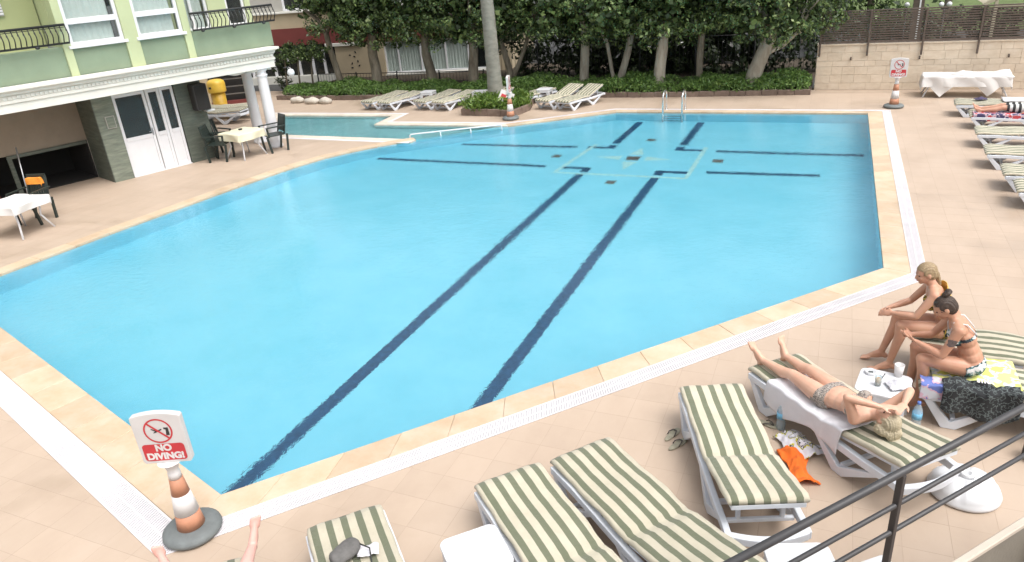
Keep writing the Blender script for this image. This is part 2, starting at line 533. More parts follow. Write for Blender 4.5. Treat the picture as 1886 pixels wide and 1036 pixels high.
def ring(name, parent, poly, d0, d1, z, seg, mat, gap=0.004, th=0.06):
    A = offset_line(poly, d0); B = offset_line(poly, d1)
    for i in range(len(poly) - 1):
        if d1[i] - d0[i] < 0.02: continue
        L = (A[i + 1] - A[i]).length; n = max(1, round(L / seg)); g = gap / max(L, 0.01)
        for k in range(n):
            t0, t1 = k / n + g * 0.5, (k + 1) / n - g * 0.5
            q = [A[i].lerp(A[i + 1], t0), A[i].lerp(A[i + 1], t1), B[i].lerp(B[i + 1], t1), B[i].lerp(B[i + 1], t0)]
            zz = z + random.uniform(-0.0008, 0.0008)
            q = [(p.x, p.y) for p in q][::-1]
            ar = sum(q[m][0] * q[(m + 1) % 4][1] - q[(m + 1) % 4][0] * q[m][1] for m in range(4))
            if ar < 0: q = q[::-1]
            MB().prism(q, zz - th, zz).build(name, mat, parent, 0.004)
ring('coping_slab', pool, MAIN, [-0.025] * 15, CW, 0.010, 0.6, M['coping'])
# white overflow grating: slats across a trough, two border strips
def grating(poly, g0, gw):
    A = offset_line(poly, g0); B = offset_line(poly, [a + b for a, b in zip(g0, gw)])
    sl = MB(); tr = MB(); bd = MB()
    for i in range(len(poly) - 1):
        if gw[i] < 0.02: continue
        a0, a1, b0, b1 = A[i], A[i + 1], B[i], B[i + 1]
        if i > 0 and gw[i - 1] < 0.02:
            pass
        tr.add([(a0.x, a0.y, 0.0015), (a1.x, a1.y, 0.0015), (b1.x, b1.y, 0.0015), (b0.x, b0.y, 0.0015)], [(3, 2, 1, 0)])
        L = (a1 - a0).length
        for s0, s1 in ((0.0, 0.07), (0.47, 0.53), (0.93, 1.0)):
            p = [a0.lerp(b0, s0), a1.lerp(b1, s0), a1.lerp(b1, s1), a0.lerp(b0, s1)]
            bd.prism([(v.x, v.y) for v in p][::-1], 0.001, 0.0085)
        n = int(L / 0.030)
        for k in range(n):
            t0, t1 = (k + 0.17) / n, (k + 0.79) / n
            p = [a0.lerp(a1, t0), a0.lerp(a1, t1), b0.lerp(b1, t1), b0.lerp(b1, t0)]
            sl.prism([(v.x, v.y) for v in p][::-1], 0.002, 0.0075)
    g = empty('overflow_grating', (0, 0, 0), 0, 'white slatted overflow grating running along the outside of the pool edge', 'grating')
    tr.build('trough', M['gutter'], g); bd.build('border_strip', M['grating'], g)
    o = sl.build('slats', M['grating'], g); tag(o, kind='stuff')
grating(MAIN, [c + 0.006 for c in CW], GW)

kid = empty('children_pool', (0, 0, 0), 0, 'shallow turquoise paddling pool behind the white columns', 'swimming pool')
M['kid'] = plain('kid_mosaic', (0.26, 0.56, 0.60), 0.4, 0.1, 1.5)
M['kid_coping'] = stone_mat('pale_coping', [(0.3, (0.55, 0.47, 0.38)), (0.7, (0.68, 0.62, 0.54))], 3.0, 0.6, bump=0.1, rand=0.08)
mb = shell(KID, 0.45, skip=(len(KID) - 1,))
mb.add([(E_[0] + nr.x, E_[1] + nr.y, -0.10), (F_[0] + nr.x, F_[1] + nr.y, -0.10), (F_[0] + nr.x, F_[1] + nr.y, -0.45), (E_[0] + nr.x, E_[1] + nr.y, -0.45)], [(0, 1, 2, 3)])
mb.build('basin', [M['kid'], M['kid']], kid)
ring('coping_slab', kid, KID, [-0.02] * 5, [0.26] * 5, 0.0075, 0.6, M['kid_coping'])
ring('border_slab', kid, KID, [0.264] * 5, [0.40] * 5, 0.0065, 0.6, M['grating'], th=0.004)
# ================================================================== BUILDINGS
M['green_dark'] = plain('green_render', (0.225, 0.285, 0.195), 0.85, 0.08, 1.5, 0.15, 80)
M['green_pale'] = plain('pale_green_render', (0.47, 0.52, 0.31), 0.85, 0.06, 1.5, 0.15, 80)
M['green_olive'] = plain('olive_render', (0.34, 0.37, 0.19), 0.85, 0.06, 1.5, 0.15, 80)
M['cornice'] = plain('cornice_paint', (0.70, 0.69, 0.63), 0.7, 0.05, 2.0, 0.1, 60)
M['white_paint'] = plain('white_paint', (0.72, 0.72, 0.74), 0.45, 0.04, 3)
M['slate'] = stone_mat('slate_cladding', [(0.25, (0.10, 0.12, 0.095)), (0.5, (0.185, 0.21, 0.165)), (0.75, (0.29, 0.315, 0.25))], 2.5, 0.6, (1, 1, 7), 0.4, 0.1)
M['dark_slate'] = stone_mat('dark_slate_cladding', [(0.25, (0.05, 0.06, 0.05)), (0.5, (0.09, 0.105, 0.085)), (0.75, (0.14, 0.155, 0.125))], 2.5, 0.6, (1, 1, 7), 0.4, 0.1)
M['beige'] = plain('beige_render', (0.46, 0.38, 0.26), 0.85, 0.07, 1.5)
M['red'] = plain('red_band_paint', (0.16, 0.035, 0.03), 0.8, 0.1, 1.5)
M['grey_render'] = plain('grey_render', (0.40, 0.385, 0.35), 0.85, 0.07, 1.5)
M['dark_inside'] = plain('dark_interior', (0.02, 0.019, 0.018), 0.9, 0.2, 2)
M['iron'] = plain('black_iron', (0.022, 0.024, 0.024), 0.5, 0.2, 10)
M['curtain'] = plain('curtain_cloth', (0.80, 0.82, 0.80), 0.9, 0.06, 4)
def glass_mat(name, tint, trans=0.6):
    m, nt, b = new_mat(name)
    b.inputs['Base Color'].default_value = (*tint, 1); b.inputs['Roughness'].default_value = 0.06
    b.inputs['Specular IOR Level'].default_value = 0.6
    tr = nt.nodes.new('ShaderNodeBsdfTransparent'); tr.inputs[0].default_value = (0.93, 0.96, 0.95, 1)
    mx = nt.nodes.new('ShaderNodeMixShader'); mx.inputs[0].default_value = trans
    nt.links.new(b.outputs[0], mx.inputs[1]); nt.links.new(tr.outputs[0], mx.inputs[2])
    nt.links.new(mx.outputs[0], nt.nodes['Material Output'].inputs['Surface'])
    return m
M['pane'] = glass_mat('window_glass', (0.05, 0.06, 0.06), 0.88)
M['pane_dark'] = glass_mat('dark_glass', (0.035, 0.038, 0.036), 0.3)

hotel = empty('hotel_building', (-14.2, 15.75, 0), R(71), 'green hotel wing with white cornice, balconies and porch at the left edge', 'building')
# local frame: x = along the facade, y = away from the pool (y = -n), z up
def H(name, mat, x0, x1, n0, n1, z0, z1, parent=None, bevel=0.0):
    return MB().b2(x0, x1, -n1, -n0, z0, z1).build(name, mat, parent or hotel, bevel)
Z1, ZT = 2.68, 6.4
# upper wall, pieces round the window openings (front plane n = -0.15)
upper = MB()
def W(x0, x1, z0, z1, n1=-0.15, n0=-0.45, mi=0): upper.b2(x0, x1, -n1, -n0, z0, z1, mi)
wins = [(-4.40, -3.26, 3.32, 4.75), (-2.90, -1.84, 3.32, 4.75)]
W(-13.0, -4.56, Z1, 3.32)                     # low wall of the left balcony
W(-4.40, -3.22, Z1, 3.27); W(-2.90, -1.80, Z1, 3.27)
W(-1.62, 0.60, Z1, 3.30)                      # low wall of the right balcony
upper.build('parapet_wall', M['green_dark'], hotel, 0.004)
top = MB()
top.b2(-4.60, -1.62, 0.15, 0.45, 4.75, ZT); top.b2(-13.0, -4.60, 1.05, 1.35, Z1, ZT)
top.build('upper_wall', M['green_olive'], hotel)
rw = MB(); rw.b2(-1.62, -1.48, 1.0, 1.3, Z1, ZT); rw.b2(-0.60, -0.10, 1.0, 1.3, Z1, ZT); rw.b2(0.46, 0.62, 1.0, 1.3, Z1, ZT); rw.b2(-1.62, 0.62, 1.0, 1.3, 5.0, ZT)
rw.build('balcony_wall', M['green_pale'], hotel)
for x0, x1 in ((-4.57, -4.40), (-3.22, -2.90), (-1.80, -1.62)):
    H('pilaster', M['green_pale'], x0, x1, -0.45, -0.10, Z1, ZT, bevel=0.006)
H('side_wall', M['green_pale'], -4.575, -4.565, -1.4, -0.46, 3.32, ZT)
H('roof_slab', M['cornice'], -13.0, 0.7, -7.0, 0.0, ZT, ZT + 0.25)
H('end_wall', M['green_olive'], 0.58, 0.62, -7.0, -1.31, Z1, ZT)
H('balcony_floor', M['cornice'], -13.0, -4.58, -1.04, -0.46, 3.18, 3.22)
H('balcony_floor', M['cornice'], -1.61, 0.56, -0.99, -0.46, 3.18, 3.22)
def drape(parent, x0, x1, n, z0, z1, mat):
    mb = MB(); k = int((x1 - x0) / 0.02); pts = []
    for i in range(k + 1):
        x = x0 + (x1 - x0) * i / k
        pts.append((x, -n + 0.018 * math.sin(x * 52 + 1.3 * math.sin(x * 9)) + 0.008 * math.sin(x * 131)))
    v = [(x, y, z0) for x, y in pts] + [(x, y, z1) for x, y in pts]
    mb.add(v, [(i, i + 1, k + 1 + i + 1, k + 1 + i) for i in range(k)], True)
    return mb.build('curtain', mat, parent)
def window(x0, x1, z0, z1, n, rail=None, mull=(), parent=None, cur=True, fr=0.075, sill=True, glass=None, inside_d=0.5):
    p = parent or hotel
    w = MB()
    w.b2(x0, x0 + fr, -n - 0.03, -n + 0.05, z0, z1); w.b2(x1 - fr, x1, -n - 0.03, -n + 0.05, z0, z1)
    w.b2(x0 + fr, x1 - fr, -n - 0.03, -n + 0.05, z1 - fr, z1); w.b2(x0 + fr, x1 - fr, -n - 0.03, -n + 0.05, z0, z0 + fr * 0.8)
    if rail: w.b2(x0 + fr, x1 - fr, -n - 0.032, -n + 0.05, rail - 0.06, rail + 0.06)
    for m_ in mull: w.b2(m_ - fr / 2, m_ + fr / 2, -n - 0.031, -n + 0.049, z0 + fr * 0.8, z1 - fr)
    wo = w.build('window', M['white_paint'], p, 0.006)
    xs = [x0 + fr] + sorted(mull) + [x1 - fr]
    zs = [(z0 + fr * 0.8, z1 - fr)] if not rail else [(z0 + fr * 0.8, rail - 0.06), (rail + 0.06, z1 - fr)]
    for i in range(len(xs) - 1):
        for za, zb in zs:
            MB().b2(xs[i] + 0.001, xs[i + 1] - 0.001, -n + 0.008, -n + 0.014, za + 0.001, zb - 0.001).build('pane', glass or M['pane'], wo)
    if sill: MB().b2(x0 - 0.06, x1 + 0.06, -n - 0.10, -n + 0.05, z0 - 0.07, z0 - 0.002).build('sill', M['white_paint'], wo, 0.006)
    if cur: drape(wo, x0 + 0.02, x1 - 0.02 - 0.12 * (x1 - x0), n - 0.07, z0, z1, M['curtain'])
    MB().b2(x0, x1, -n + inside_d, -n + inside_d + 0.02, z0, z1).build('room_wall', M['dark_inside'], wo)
    return wo
window(-4.40, -3.222, 3.325, 4.75, -0.17, 3.82)
window(-2.898, -1.802, 3.325, 4.75, -0.17, 3.82)
window(-1.48, -0.60, 3.25, 5.0, -1.08, None, (-1.05,), cur=True, sill=False)
window(-0.10, 0.46, 3.25, 5.0, -1.08, None, (), cur=False, sill=False, glass=M['pane_dark'])
H('ventilation_grille', M['grey_render'], -5.75, -5.25, -1.05, -1.0, 4.05, 4.45)
for k in range(6): H('grille_slat', M['white_paint'], -5.74, -5.26, -0.999, -0.985, 4.08 + k * 0.06, 4.115 + k * 0.06)

# wrought iron balcony railings: bowed balusters
def railing(x0, x1, n, z0, z1, post_every):
    r = empty('balcony_railing', (0, 0, 0)); r.parent = hotel
    MB().tube([(x0, -n, z1), (x1, -n, z1)], 0.028, 8).build('top_rail', M['iron'], r)
    MB().tube([(x0, -n, z0), (x1, -n, z0)], 0.023, 8).build('bottom_rail', M['iron'], r)
    MB().tube([(x0, -n, z1 - 0.05), (x1, -n, z1 - 0.05)], 0.009, 6).build('middle_rail', M['iron'], r)
    n_b = int((x1 - x0) / 0.105)
    pts = []
    for k in range(9):
        t = k / 8; pts.append((0, -0.085 * math.sin(math.pi * t) ** 2 * (0.5 + t), -(t) * (z1 - z0)))
    me = MB().tube(pts, 0.012, 6).ell((0, -0.035, -0.3 * (z1 - z0)), (0.018, 0.018, 0.03), 8, 5).mesh('baluster'); me.materials.append(M['iron'])
    for k in range(n_b + 1):
        link('baluster', me, None, r, (x0 + (x1 - x0) * k / n_b, -n, z1))
    k = x0 + 0.25
    while k < x1:
        MB().ell((k, -n - 0.01, z0 - 0.03), (0.05, 0.05, 0.035), 10, 6).build('scroll_foot', M['iron'], r)
        k += post_every
    return r
railing(-13.0, -4.44, -0.02, 3.40, 3.78, 0.85)
railing(-1.60, 0.68, -0.02, 3.32, 3.71, 0.85)

# cornice: stepped moulding with dentils; runs over the porch and round its end
prof = [(-0.12, 2.15), (0.0, 2.15), (0.0, 2.33), (0.03, 2.345), (0.03, 2.40), (0.0, 2.41), (0.0, 2.49), (0.05, 2.52), (0.05, 2.56), (0.10, 2.60), (0.14, 2.605), (0.14, 2.665), (-0.12, 2.68)]
mb = MB(); XE = 0.42
ring_l = [(-13.0, -nn_, z) for nn_, z in prof]; ring_c = [(XE + nn_, -nn_, z) for nn_, z in prof]; ring_e = [(XE + nn_, 2.2, z) for nn_, z in prof]
m_ = len(prof); mb.add(ring_l + ring_c + ring_e, [(b_ * m_ + i, (b_ + 1) * m_ + i, (b_ + 1) * m_ + i + 1, b_ * m_ + i + 1) for b_ in range(2) for i in range(m_ - 1)])
corn = mb.build('cornice', M['cornice'], hotel)
dent = MB().b2(0, 0.045, -0.03, 0.0, 2.425, 2.480).mesh('dentil'); dent.materials.append(M['cornice'])
dmb = MB()
for k in range(int((13.0 + XE) / 0.09)):
    dmb.b2(-13.0 + k * 0.09, -13.0 + k * 0.09 + 0.05, -0.028, 0.002, 2.422, 2.482)
o = dmb.build('dentil_row', M['cornice'], corn); tag(o, kind='stuff')
H('porch_ceiling', M['cornice'], -13.0, 0.30, -3.5, -0.12, 2.20, 2.26)
# scalloped valance between the columns at the end
for x0, x1, nn0 in ((-0.95, 0.32, -0.06),):
    v = []; k = 40
    for i in range(k + 1):
        x = x0 + (x1 - x0) * i / k; v.append((x, 0.06, 2.15 - 0.05 * abs(math.sin((x - x0) / (x1 - x0) * math.pi * 2.5)) - 0.01))
    t = [(a[0], a[1], 2.21) for a in v]; bk = [(a[0], a[1] + 0.04, a[2]) for a in v]
    mb = MB().add(v + t, [(i, i + 1, k + 1 + i + 1, k + 1 + i) for i in range(k)]); mb.add(v + bk, [(i + 1, i, k + 1 + i, k + 1 + i + 1) for i in range(k)])
    mb.build('valance', M['cornice'], hotel)
def column(x, n):
    c = MB().lathe([(0.215, 0), (0.215, 0.05), (0.205, 0.055), (0.195, 0.10), (0.185, 0.11), (0.185, 0.15), (0.165, 0.19), (0.16, 0.6), (0.155, 1.1), (0.145, 1.9), (0.15, 1.93), (0.175, 1.96), (0.175, 1.99), (0.145, 2.0), (0.145, 2.06), (0.19, 2.11), (0.2, 2.145)], (0, 0, 0), 28)
    o = c.build('column', M['white_paint'], hotel, loc=(x, -n, 0)); o.scale = (0.92, 0.92, 1)
    MB().b2(-0.225, 0.225, -0.225, 0.225, 2.146, 2.199).build('capital', M['white_paint'], o, 0.01)
column(0.05, -0.17); column(0.15, -1.18)
# ground floor front wall n = -0.75: slate piers, white double door
H('slate_pier', M['slate'], -4.15, -3.68, -1.90, -0.75, 0.0, 2.20)
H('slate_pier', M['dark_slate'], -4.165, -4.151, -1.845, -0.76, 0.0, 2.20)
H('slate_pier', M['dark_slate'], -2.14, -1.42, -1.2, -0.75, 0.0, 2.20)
H('door_head', M['cornice'], -3.68, -2.14, -1.0, -0.75, 2.06, 2.20)
H('back_wall', M['beige'], -1.46, -1.42, -4.0, -1.2, 0, 2.2)
H('picture_frame', M['grey_render'], -3.97, -3.75, -0.745, -0.72, 1.30, 1.60, bevel=0.004)
H('notice', M['slate'], -3.95, -3.77, -0.719, -0.716, 1.32, 1.58)
def leaf_door(x0, x1, zsp, handle=None, dark=True):
    fr = 0.07; n = -0.80
    d = MB()
    d.b2(x0, x0 + fr, -n - 0.02, -n + 0.03, 0.02, 2.05); d.b2(x1 - fr, x1, -n - 0.02, -n + 0.03, 0.02, 2.05)
    for a, b_ in ((0.02, 0.12), (zsp - 0.05, zsp + 0.05), (1.97, 2.05)): d.b2(x0 + fr, x1 - fr, -n - 0.02, -n + 0.03, a, b_)
    o = d.build('door', M['white_paint'], hotel, 0.006)
    MB().b2(x0 + fr + 0.001, x1 - fr - 0.001, -n - 0.006, -n + 0.02, 0.121, zsp - 0.051).build('lower_panel', M['white_paint'], o, 0.004)
    MB().b2(x0 + fr + 0.001, x1 - fr - 0.001, -n, -n + 0.008, zsp + 0.051, 1.969).build('pane', M['pane_dark'], o)
    if handle:
        MB().b2(handle - 0.012, handle + 0.012, -n - 0.04, -n - 0.021, 0.93, 1.12).b2(handle - 0.10, handle + 0.01, -n - 0.07, -n - 0.05, 1.03, 1.05).build('handle', M['grey_metal'], o)
M['grey_metal'] = plain('grey_metal', (0.35, 0.36, 0.37), 0.35, 0.1, 10, metal=0.9)
leaf_door(-3.67, -2.88, 0.93, -2.93)
leaf_door(-2.86, -2.52, 0.93)
leaf_door(-2.51, -2.16, 0.93)
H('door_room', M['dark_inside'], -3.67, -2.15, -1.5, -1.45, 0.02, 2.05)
H('threshold', M['white_paint'], -3.67, -2.15, -0.86, -0.74, 0.0, 0.02)
# open bar at the left: a beige back wall with a low dark hatch and a dark recess
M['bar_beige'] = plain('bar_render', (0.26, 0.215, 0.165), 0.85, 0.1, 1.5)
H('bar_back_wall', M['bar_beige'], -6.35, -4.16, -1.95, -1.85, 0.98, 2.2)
H('hatch_frame', M['dark_slate'], -6.0, -4.2, -1.85, -1.80, 0.90, 0.98, bevel=0.005)
H('hatch_frame', M['dark_slate'], -6.0, -5.9, -1.85, -1.80, 0.0, 0.90, bevel=0.005)
H('bar_side_wall', M['beige'], -13.0, -7.6, -3.6, -3.5, 0.0, 2.2)
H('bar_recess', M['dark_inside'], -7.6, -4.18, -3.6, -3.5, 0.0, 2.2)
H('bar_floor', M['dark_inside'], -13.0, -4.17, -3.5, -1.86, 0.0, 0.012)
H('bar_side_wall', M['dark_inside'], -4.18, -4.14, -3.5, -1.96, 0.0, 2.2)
H('bar_shelf', M['dark_slate'], -7.5, -6.4, -2.6, -2.2, 0.0, 1.25, bevel=0.01)
H('brick_pier', M['red'], -6.62, -6.40, -2.1, -1.8, 0.0, 0.95)
# wall lamp on the end of the cornice
MB().tube([(0.62, -0.05, 2.08), (0.74, -0.05, 2.09), (0.80, -0.05, 2.04)], 0.014, 8).build('lamp_arm', M['iron'], hotel)
MB().ell((0.82, -0.06, 1.93), (0.10, 0.10, 0.105), 16, 10).build('lamp_globe', M['white_plastic'], hotel)

# ------------------------------------------------------------------ second building behind the trees
lodge = empty('beige_building', (-17.8, 27.3, 0), R(12), 'beige and red building with pale windows standing behind the trees', 'building')
def L_(name, mat, x0, x1, y0, y1, z0, z1, bevel=0.0): return MB().b2(x0, x1, y0, y1, z0, z1).build(name, mat, lodge, bevel)
L_('red_band', M['red'], -9.0, 5.2, -0.05, 0.25, 1.58, 2.29)
L_('upper_wall', M['beige'], -9.0, 5.2, 0.0, 0.30, 2.29, 2.90)
L_('ledge', M['cornice'], -9.0, 5.2, -0.12, 0.30, 2.90, 2.98, 0.01)
ub = MB(); ub.b2(-9.0, -4.30, 0.02, 0.32, 2.98, 6.2); ub.b2(-2.2, 0.0, 0.02, 0.32, 2.98, 6.2); ub.b2(2.6, 5.2, 0.02, 0.32, 2.98, 6.2); ub.b2(-4.30, 2.6, 0.021, 0.319, 4.3, 6.2)
ub.build('grey_wall', M['grey_render'], lodge)
window(-4.30, -2.2, 2.99, 4.3, -0.08, None, (-2.75,), parent=lodge, cur=False, glass=M['pane_dark'], fr=0.10, sill=False)
window(0.0, 2.6, 2.99, 4.3, -0.08, None, (1.3,), parent=lodge, cur=False, glass=M['pane_dark'], fr=0.10, sill=False)
L_('white_moulding', M['cornice'], -2.6, -0.9, -0.10, -0.01, 1.44, 1.575, 0.01)
L_('lintel', M['dark_inside'], -9.0, -2.2, 0.02, 0.3, 1.34, 1.58)
L_('wall_pier', M['beige'], -2.2, 0.0, -0.02, 0.30, -0.02, 1.57)
L_('wall_pier', M['beige'], 4.6, 5.2, -0.02, 0.30, -0.02, 1.57)
L_('sill_wall', M['cornice'], -9.0, -2.2, -0.06, 0.30, -0.02, 0.30)
L_('sill_wall', M['grey_render'], 0.0, 4.6, -0.02, 0.30, -0.02, 0.12)
L_('window_ledge', M['cornice'], 0.0, 4.6, -0.10, 0.20, 0.121, 0.19, 0.008)
window(0.0, 4.6, 0.20, 1.50, 0.0 - 0.1, None, (0.62, 1.62, 2.72, 3.7), parent=lodge, cur=True, fr=0.07, sill=False)
L_('lintel', M['beige'], 0.0, 4.6, 0.02, 0.3, 1.501, 1.575)
for x in (-8.4, -7.4, -6.3, -5.2, -4.55, -4.0, -3.35, -2.80): L_('white_post', M['white_paint'], x - 0.05, x + 0.05, 0.02, 0.12, 0.30, 1.34, 0.008)
L_('dark_glazing', M['pane_dark'], -9.0, -2.2, 0.16, 0.18, 0.30, 1.34)
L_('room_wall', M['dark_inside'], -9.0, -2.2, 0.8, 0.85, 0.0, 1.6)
L_('roof', M['cornice'], -9.2, 5.4, -0.3, 6.0, 6.2, 6.4)
L_('side_wall', M['beige'], 5.201, 5.5, 0.0, 6.0, -0.02, 6.2)
for i, (x, z) in enumerate(((-1.55, 1.05), (-1.35, 0.98), (-1.28, 1.16), (-1.22, 0.78), (-1.5, 0.70), (-1.18, 0.60), (-1.52, 0.52))):
    MB().ell((x, -0.03, z), (0.055, 0.008, 0.03), 8, 5, Euler((0, 0.5 * i, 0)).to_matrix()).build('wall_ornament', M['iron'], lodge)
# ================================================================== WALL, FENCE, BEDS AND TREES
M['stone_wall'] = stone_mat('wall_stone', [(0.2, (0.54, 0.44, 0.33)), (0.5, (0.64, 0.54, 0.42)), (0.8, (0.70, 0.61, 0.50))], 4.0, 0.8, (1, 1, 2), 0.2, 0.06)
M['mortar'] = plain('mortar', (0.60, 0.51, 0.40), 0.9, 0.1, 6)
M['brown_metal'] = plain('brown_metal', (0.10, 0.075, 0.06), 0.5, 0.15, 4)
M['kerb'] = stone_mat('kerb_brick', [(0.25, (0.10, 0.07, 0.055)), (0.5, (0.165, 0.12, 0.095)), (0.8, (0.23, 0.175, 0.14))], 5.0, 0.85, (1, 1, 1), 0.3, 0.2)
M['leaf'] = leaf_mat('tree_leaf', [(0.0, (0.028, 0.05, 0.02)), (0.45, (0.06, 0.10, 0.034)), (0.75, (0.115, 0.18, 0.055)), (0.92, (0.20, 0.285, 0.09)), (1.0, (0.32, 0.40, 0.16))])
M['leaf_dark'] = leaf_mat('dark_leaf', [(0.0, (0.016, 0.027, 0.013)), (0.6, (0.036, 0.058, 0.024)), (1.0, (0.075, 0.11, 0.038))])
M['leaf_hedge'] = leaf_mat('ground_cover_leaf', [(0.0, (0.055, 0.11, 0.028)), (0.5, (0.11, 0.21, 0.045)), (1.0, (0.22, 0.35, 0.085))], 0.2)
M['leaf_bright'] = leaf_mat('bright_leaf', [(0.0, (0.05, 0.10, 0.015)), (0.5, (0.11, 0.20, 0.03)), (1.0, (0.22, 0.32, 0.06))], 0.2)
M['bark'] = stone_mat('bark', [(0.3, (0.12, 0.10, 0.075)), (0.5, (0.22, 0.19, 0.145)), (0.75, (0.34, 0.30, 0.24))], 7.0, 0.9, (1, 1, 0.25), 0.6, 0.1)
M['bark_pale'] = stone_mat('pale_bark', [(0.3, (0.22, 0.19, 0.15)), (0.5, (0.34, 0.31, 0.25)), (0.75, (0.46, 0.43, 0.36))], 7.0, 0.9, (1, 1, 0.25), 0.6, 0.1)
M['grass'] = plain('lawn', (0.10, 0.14, 0.045), 0.95, 0.25, 3, 0.5, 60)

wall = empty('stone_wall', (-0.55, 24.1, 0), 0, 'beige natural stone retaining wall below the brown slatted fence', 'wall')
MB().b2(0.0, 9.6, 0.012, 0.4, -0.02, 1.28).build('wall_core', M['mortar'], wall)
MB().b2(-0.03, 9.6, -0.03, 0.42, 1.281, 1.32).build('coping', M['stone_wall'], wall, 0.008)
MB().b2(-0.012, 0.0, 0.012, 0.4, -0.02, 1.28).build('end_face', M['stone_wall'], wall)
z = 0.0
while z < 1.26:
    hgt = min(random.choice((0.16, 0.20, 0.24)), 1.28 - z); x = 0.0
    if 1.28 - z - hgt < 0.08: hgt = 1.28 - z
    while x < 9.5:
        w = random.uniform(0.25, 0.55); w = min(w, 9.58 - x); dpt = random.uniform(0.0, 0.006)
        MB().b2(x + 0.0025, x + w - 0.0025, -dpt, 0.02, z + 0.0025, z + hgt - 0.0025).build('stone', M['stone_wall'], wall, 0.003)
        x += w
    z += hgt
for x in (0.42, 2.2, 4.35): MB().tube([(x + 0.5, -0.015, 0.93), (x + 0.5, -0.05, 0.93), (x + 0.5, -0.055, 0.86)], 0.022, 8).build('drain_pipe', M['brown_metal'], wall)

fence = empty('slatted_fence', (-0.55, 24.1, 0), 0, 'brown metal fence of thin horizontal slats on top of the stone wall', 'fence')
for x in (0.05, 1.33, 2.72, 4.08, 5.5, 6.9, 8.3, 9.5):
    MB().b2(x - 0.025, x + 0.025, -0.085, -0.04, 0.98, 2.24).build('post', M['brown_metal'], fence, 0.004)
slat = MB().b2(0, 9.5, -0.032, -0.012, 0, 0.041).mesh('slat'); slat.materials.append(M['brown_metal'])
for k in range(13): link('slat', slat, None, fence, (0, 0, 1.37 + k * 0.064), None)
for z in (1.335, 2.205): MB().b2(0, 9.5, -0.036, -0.008, z, z + 0.035).build('rail', M['brown_metal'], fence, 0.003)

# long planting bed behind the loungers: kerb blocks, soil, ground cover
BED = [(-19.9, 22.55), (-17.5, 22.45), (-11.5, 22.85), (-5.2, 22.95), (-0.62, 23.3)]
bed = empty('planting_bed', (0, 0, 0), 0, 'long raised planting bed with brown kerb below the trees', 'planting bed')
for a, b in zip(BED[:-1], BED[1:]):
    a = Vector(a); b = Vector(b); n = int((b - a).length / 0.42); d = (b - a).normalized(); nr = Vector((-d.y, d.x))
    for k in range(n):
        p, q = a.lerp(b, k / n) + d * 0.004, a.lerp(b, (k + 1) / n) - d * 0.004
        j = random.uniform(-0.01, 0.01)
        MB().prism([(p.x, p.y + j), (q.x, q.y + j), (q.x + nr.x * 0.14, q.y + nr.y * 0.14), (p.x + nr.x * 0.14, p.y + nr.y * 0.14)], 0.0, 0.16 + random.uniform(-0.012, 0.012)).build('kerb_block', M['kerb'], bed, 0.01)
so = [(x, y + 0.1) for x, y in BED] + [(-0.62, 30), (-19.9, 30)]
fill(so, 0.11).build('soil', M['soil'], bed)

def leaves(n, pos_fn, size, flat=0.0, mat=None, name='crown', parent=None, asp=0.5, jit=0.35):
    """many small folded leaves; pos_fn(n) gives positions (n,3) and outward directions (n,3)"""
    P, N = pos_fn(n)
    n = len(P)
    N = N + rng.normal(0, jit + 0.35, (n, 3)); N /= np.linalg.norm(N, axis=1)[:, None]
    A = rng.normal(0, 1, (n, 3)); A[:, 2] -= 0.5
    A -= N * (A * N).sum(1)[:, None]; A /= np.linalg.norm(A, axis=1)[:, None] + 1e-9
    B = np.cross(N, A)
    s = size * rng.uniform(0.6, 1.3, n)[:, None]
    v = np.empty((n, 4, 3))
    v[:, 0] = P - A * s * 0.5
    v[:, 1] = P + B * s * asp * 0.5 + N * s * 0.08
    v[:, 2] = P + A * s * 0.5 - N * s * 0.06
    v[:, 3] = P - B * s * asp * 0.5 + N * s * 0.08
    me = bpy.data.meshes.new(name)
    me.vertices.add(n * 4); me.vertices.foreach_set('co', v.reshape(-1))
    me.loops.add(n * 4); me.loops.foreach_set('vertex_index', np.arange(n * 4, dtype=np.int32))
    me.polygons.add(n); me.polygons.foreach_set('loop_start', np.arange(0, n * 4, 4, dtype=np.int32))
    try: me.polygons.foreach_set('loop_total', np.full(n, 4, dtype=np.int32))
    except Exception: pass
    me.update(calc_edges=True)
    me.materials.append(mat)
    return link(name, me, None, parent)

def clump_fn(cent, rad, nclump, crad, inner=0.25, low=None):
    """clumps spread through an ellipsoid, denser towards the shell"""
    cent = np.array(cent); rad = np.array(rad)
    def fn(n):
        u = rng.normal(0, 1, (nclump, 3)); u /= np.linalg.norm(u, axis=1)[:, None]
        rr = np.where(rng.random(nclump) < inner, rng.uniform(0.3, 0.8, nclump), rng.uniform(0.82, 1.08, nclump))
        cc = u * rr[:, None]
        if low is not None: cc[:, 2] = np.maximum(cc[:, 2], low + rng.uniform(-0.12, 0.12, nclump))
        cc = cent + cc * rad
        k = rng.integers(0, nclump, n)
        off = rng.normal(0, 1, (n, 3)); off /= np.linalg.norm(off, axis=1)[:, None] + 1e-9
        off *= (rng.uniform(0.2, 1, n) ** 0.5)[:, None]
        cr = crad * rng.uniform(0.6, 1.4, nclump)[k][:, None]
        P = cc[k] + off * cr * np.array([1, 1, 0.75])
        N = off * 0.7 + (P - cent) / rad * 0.5 + np.array([0, 0, 0.45])
        return P, N
    return fn

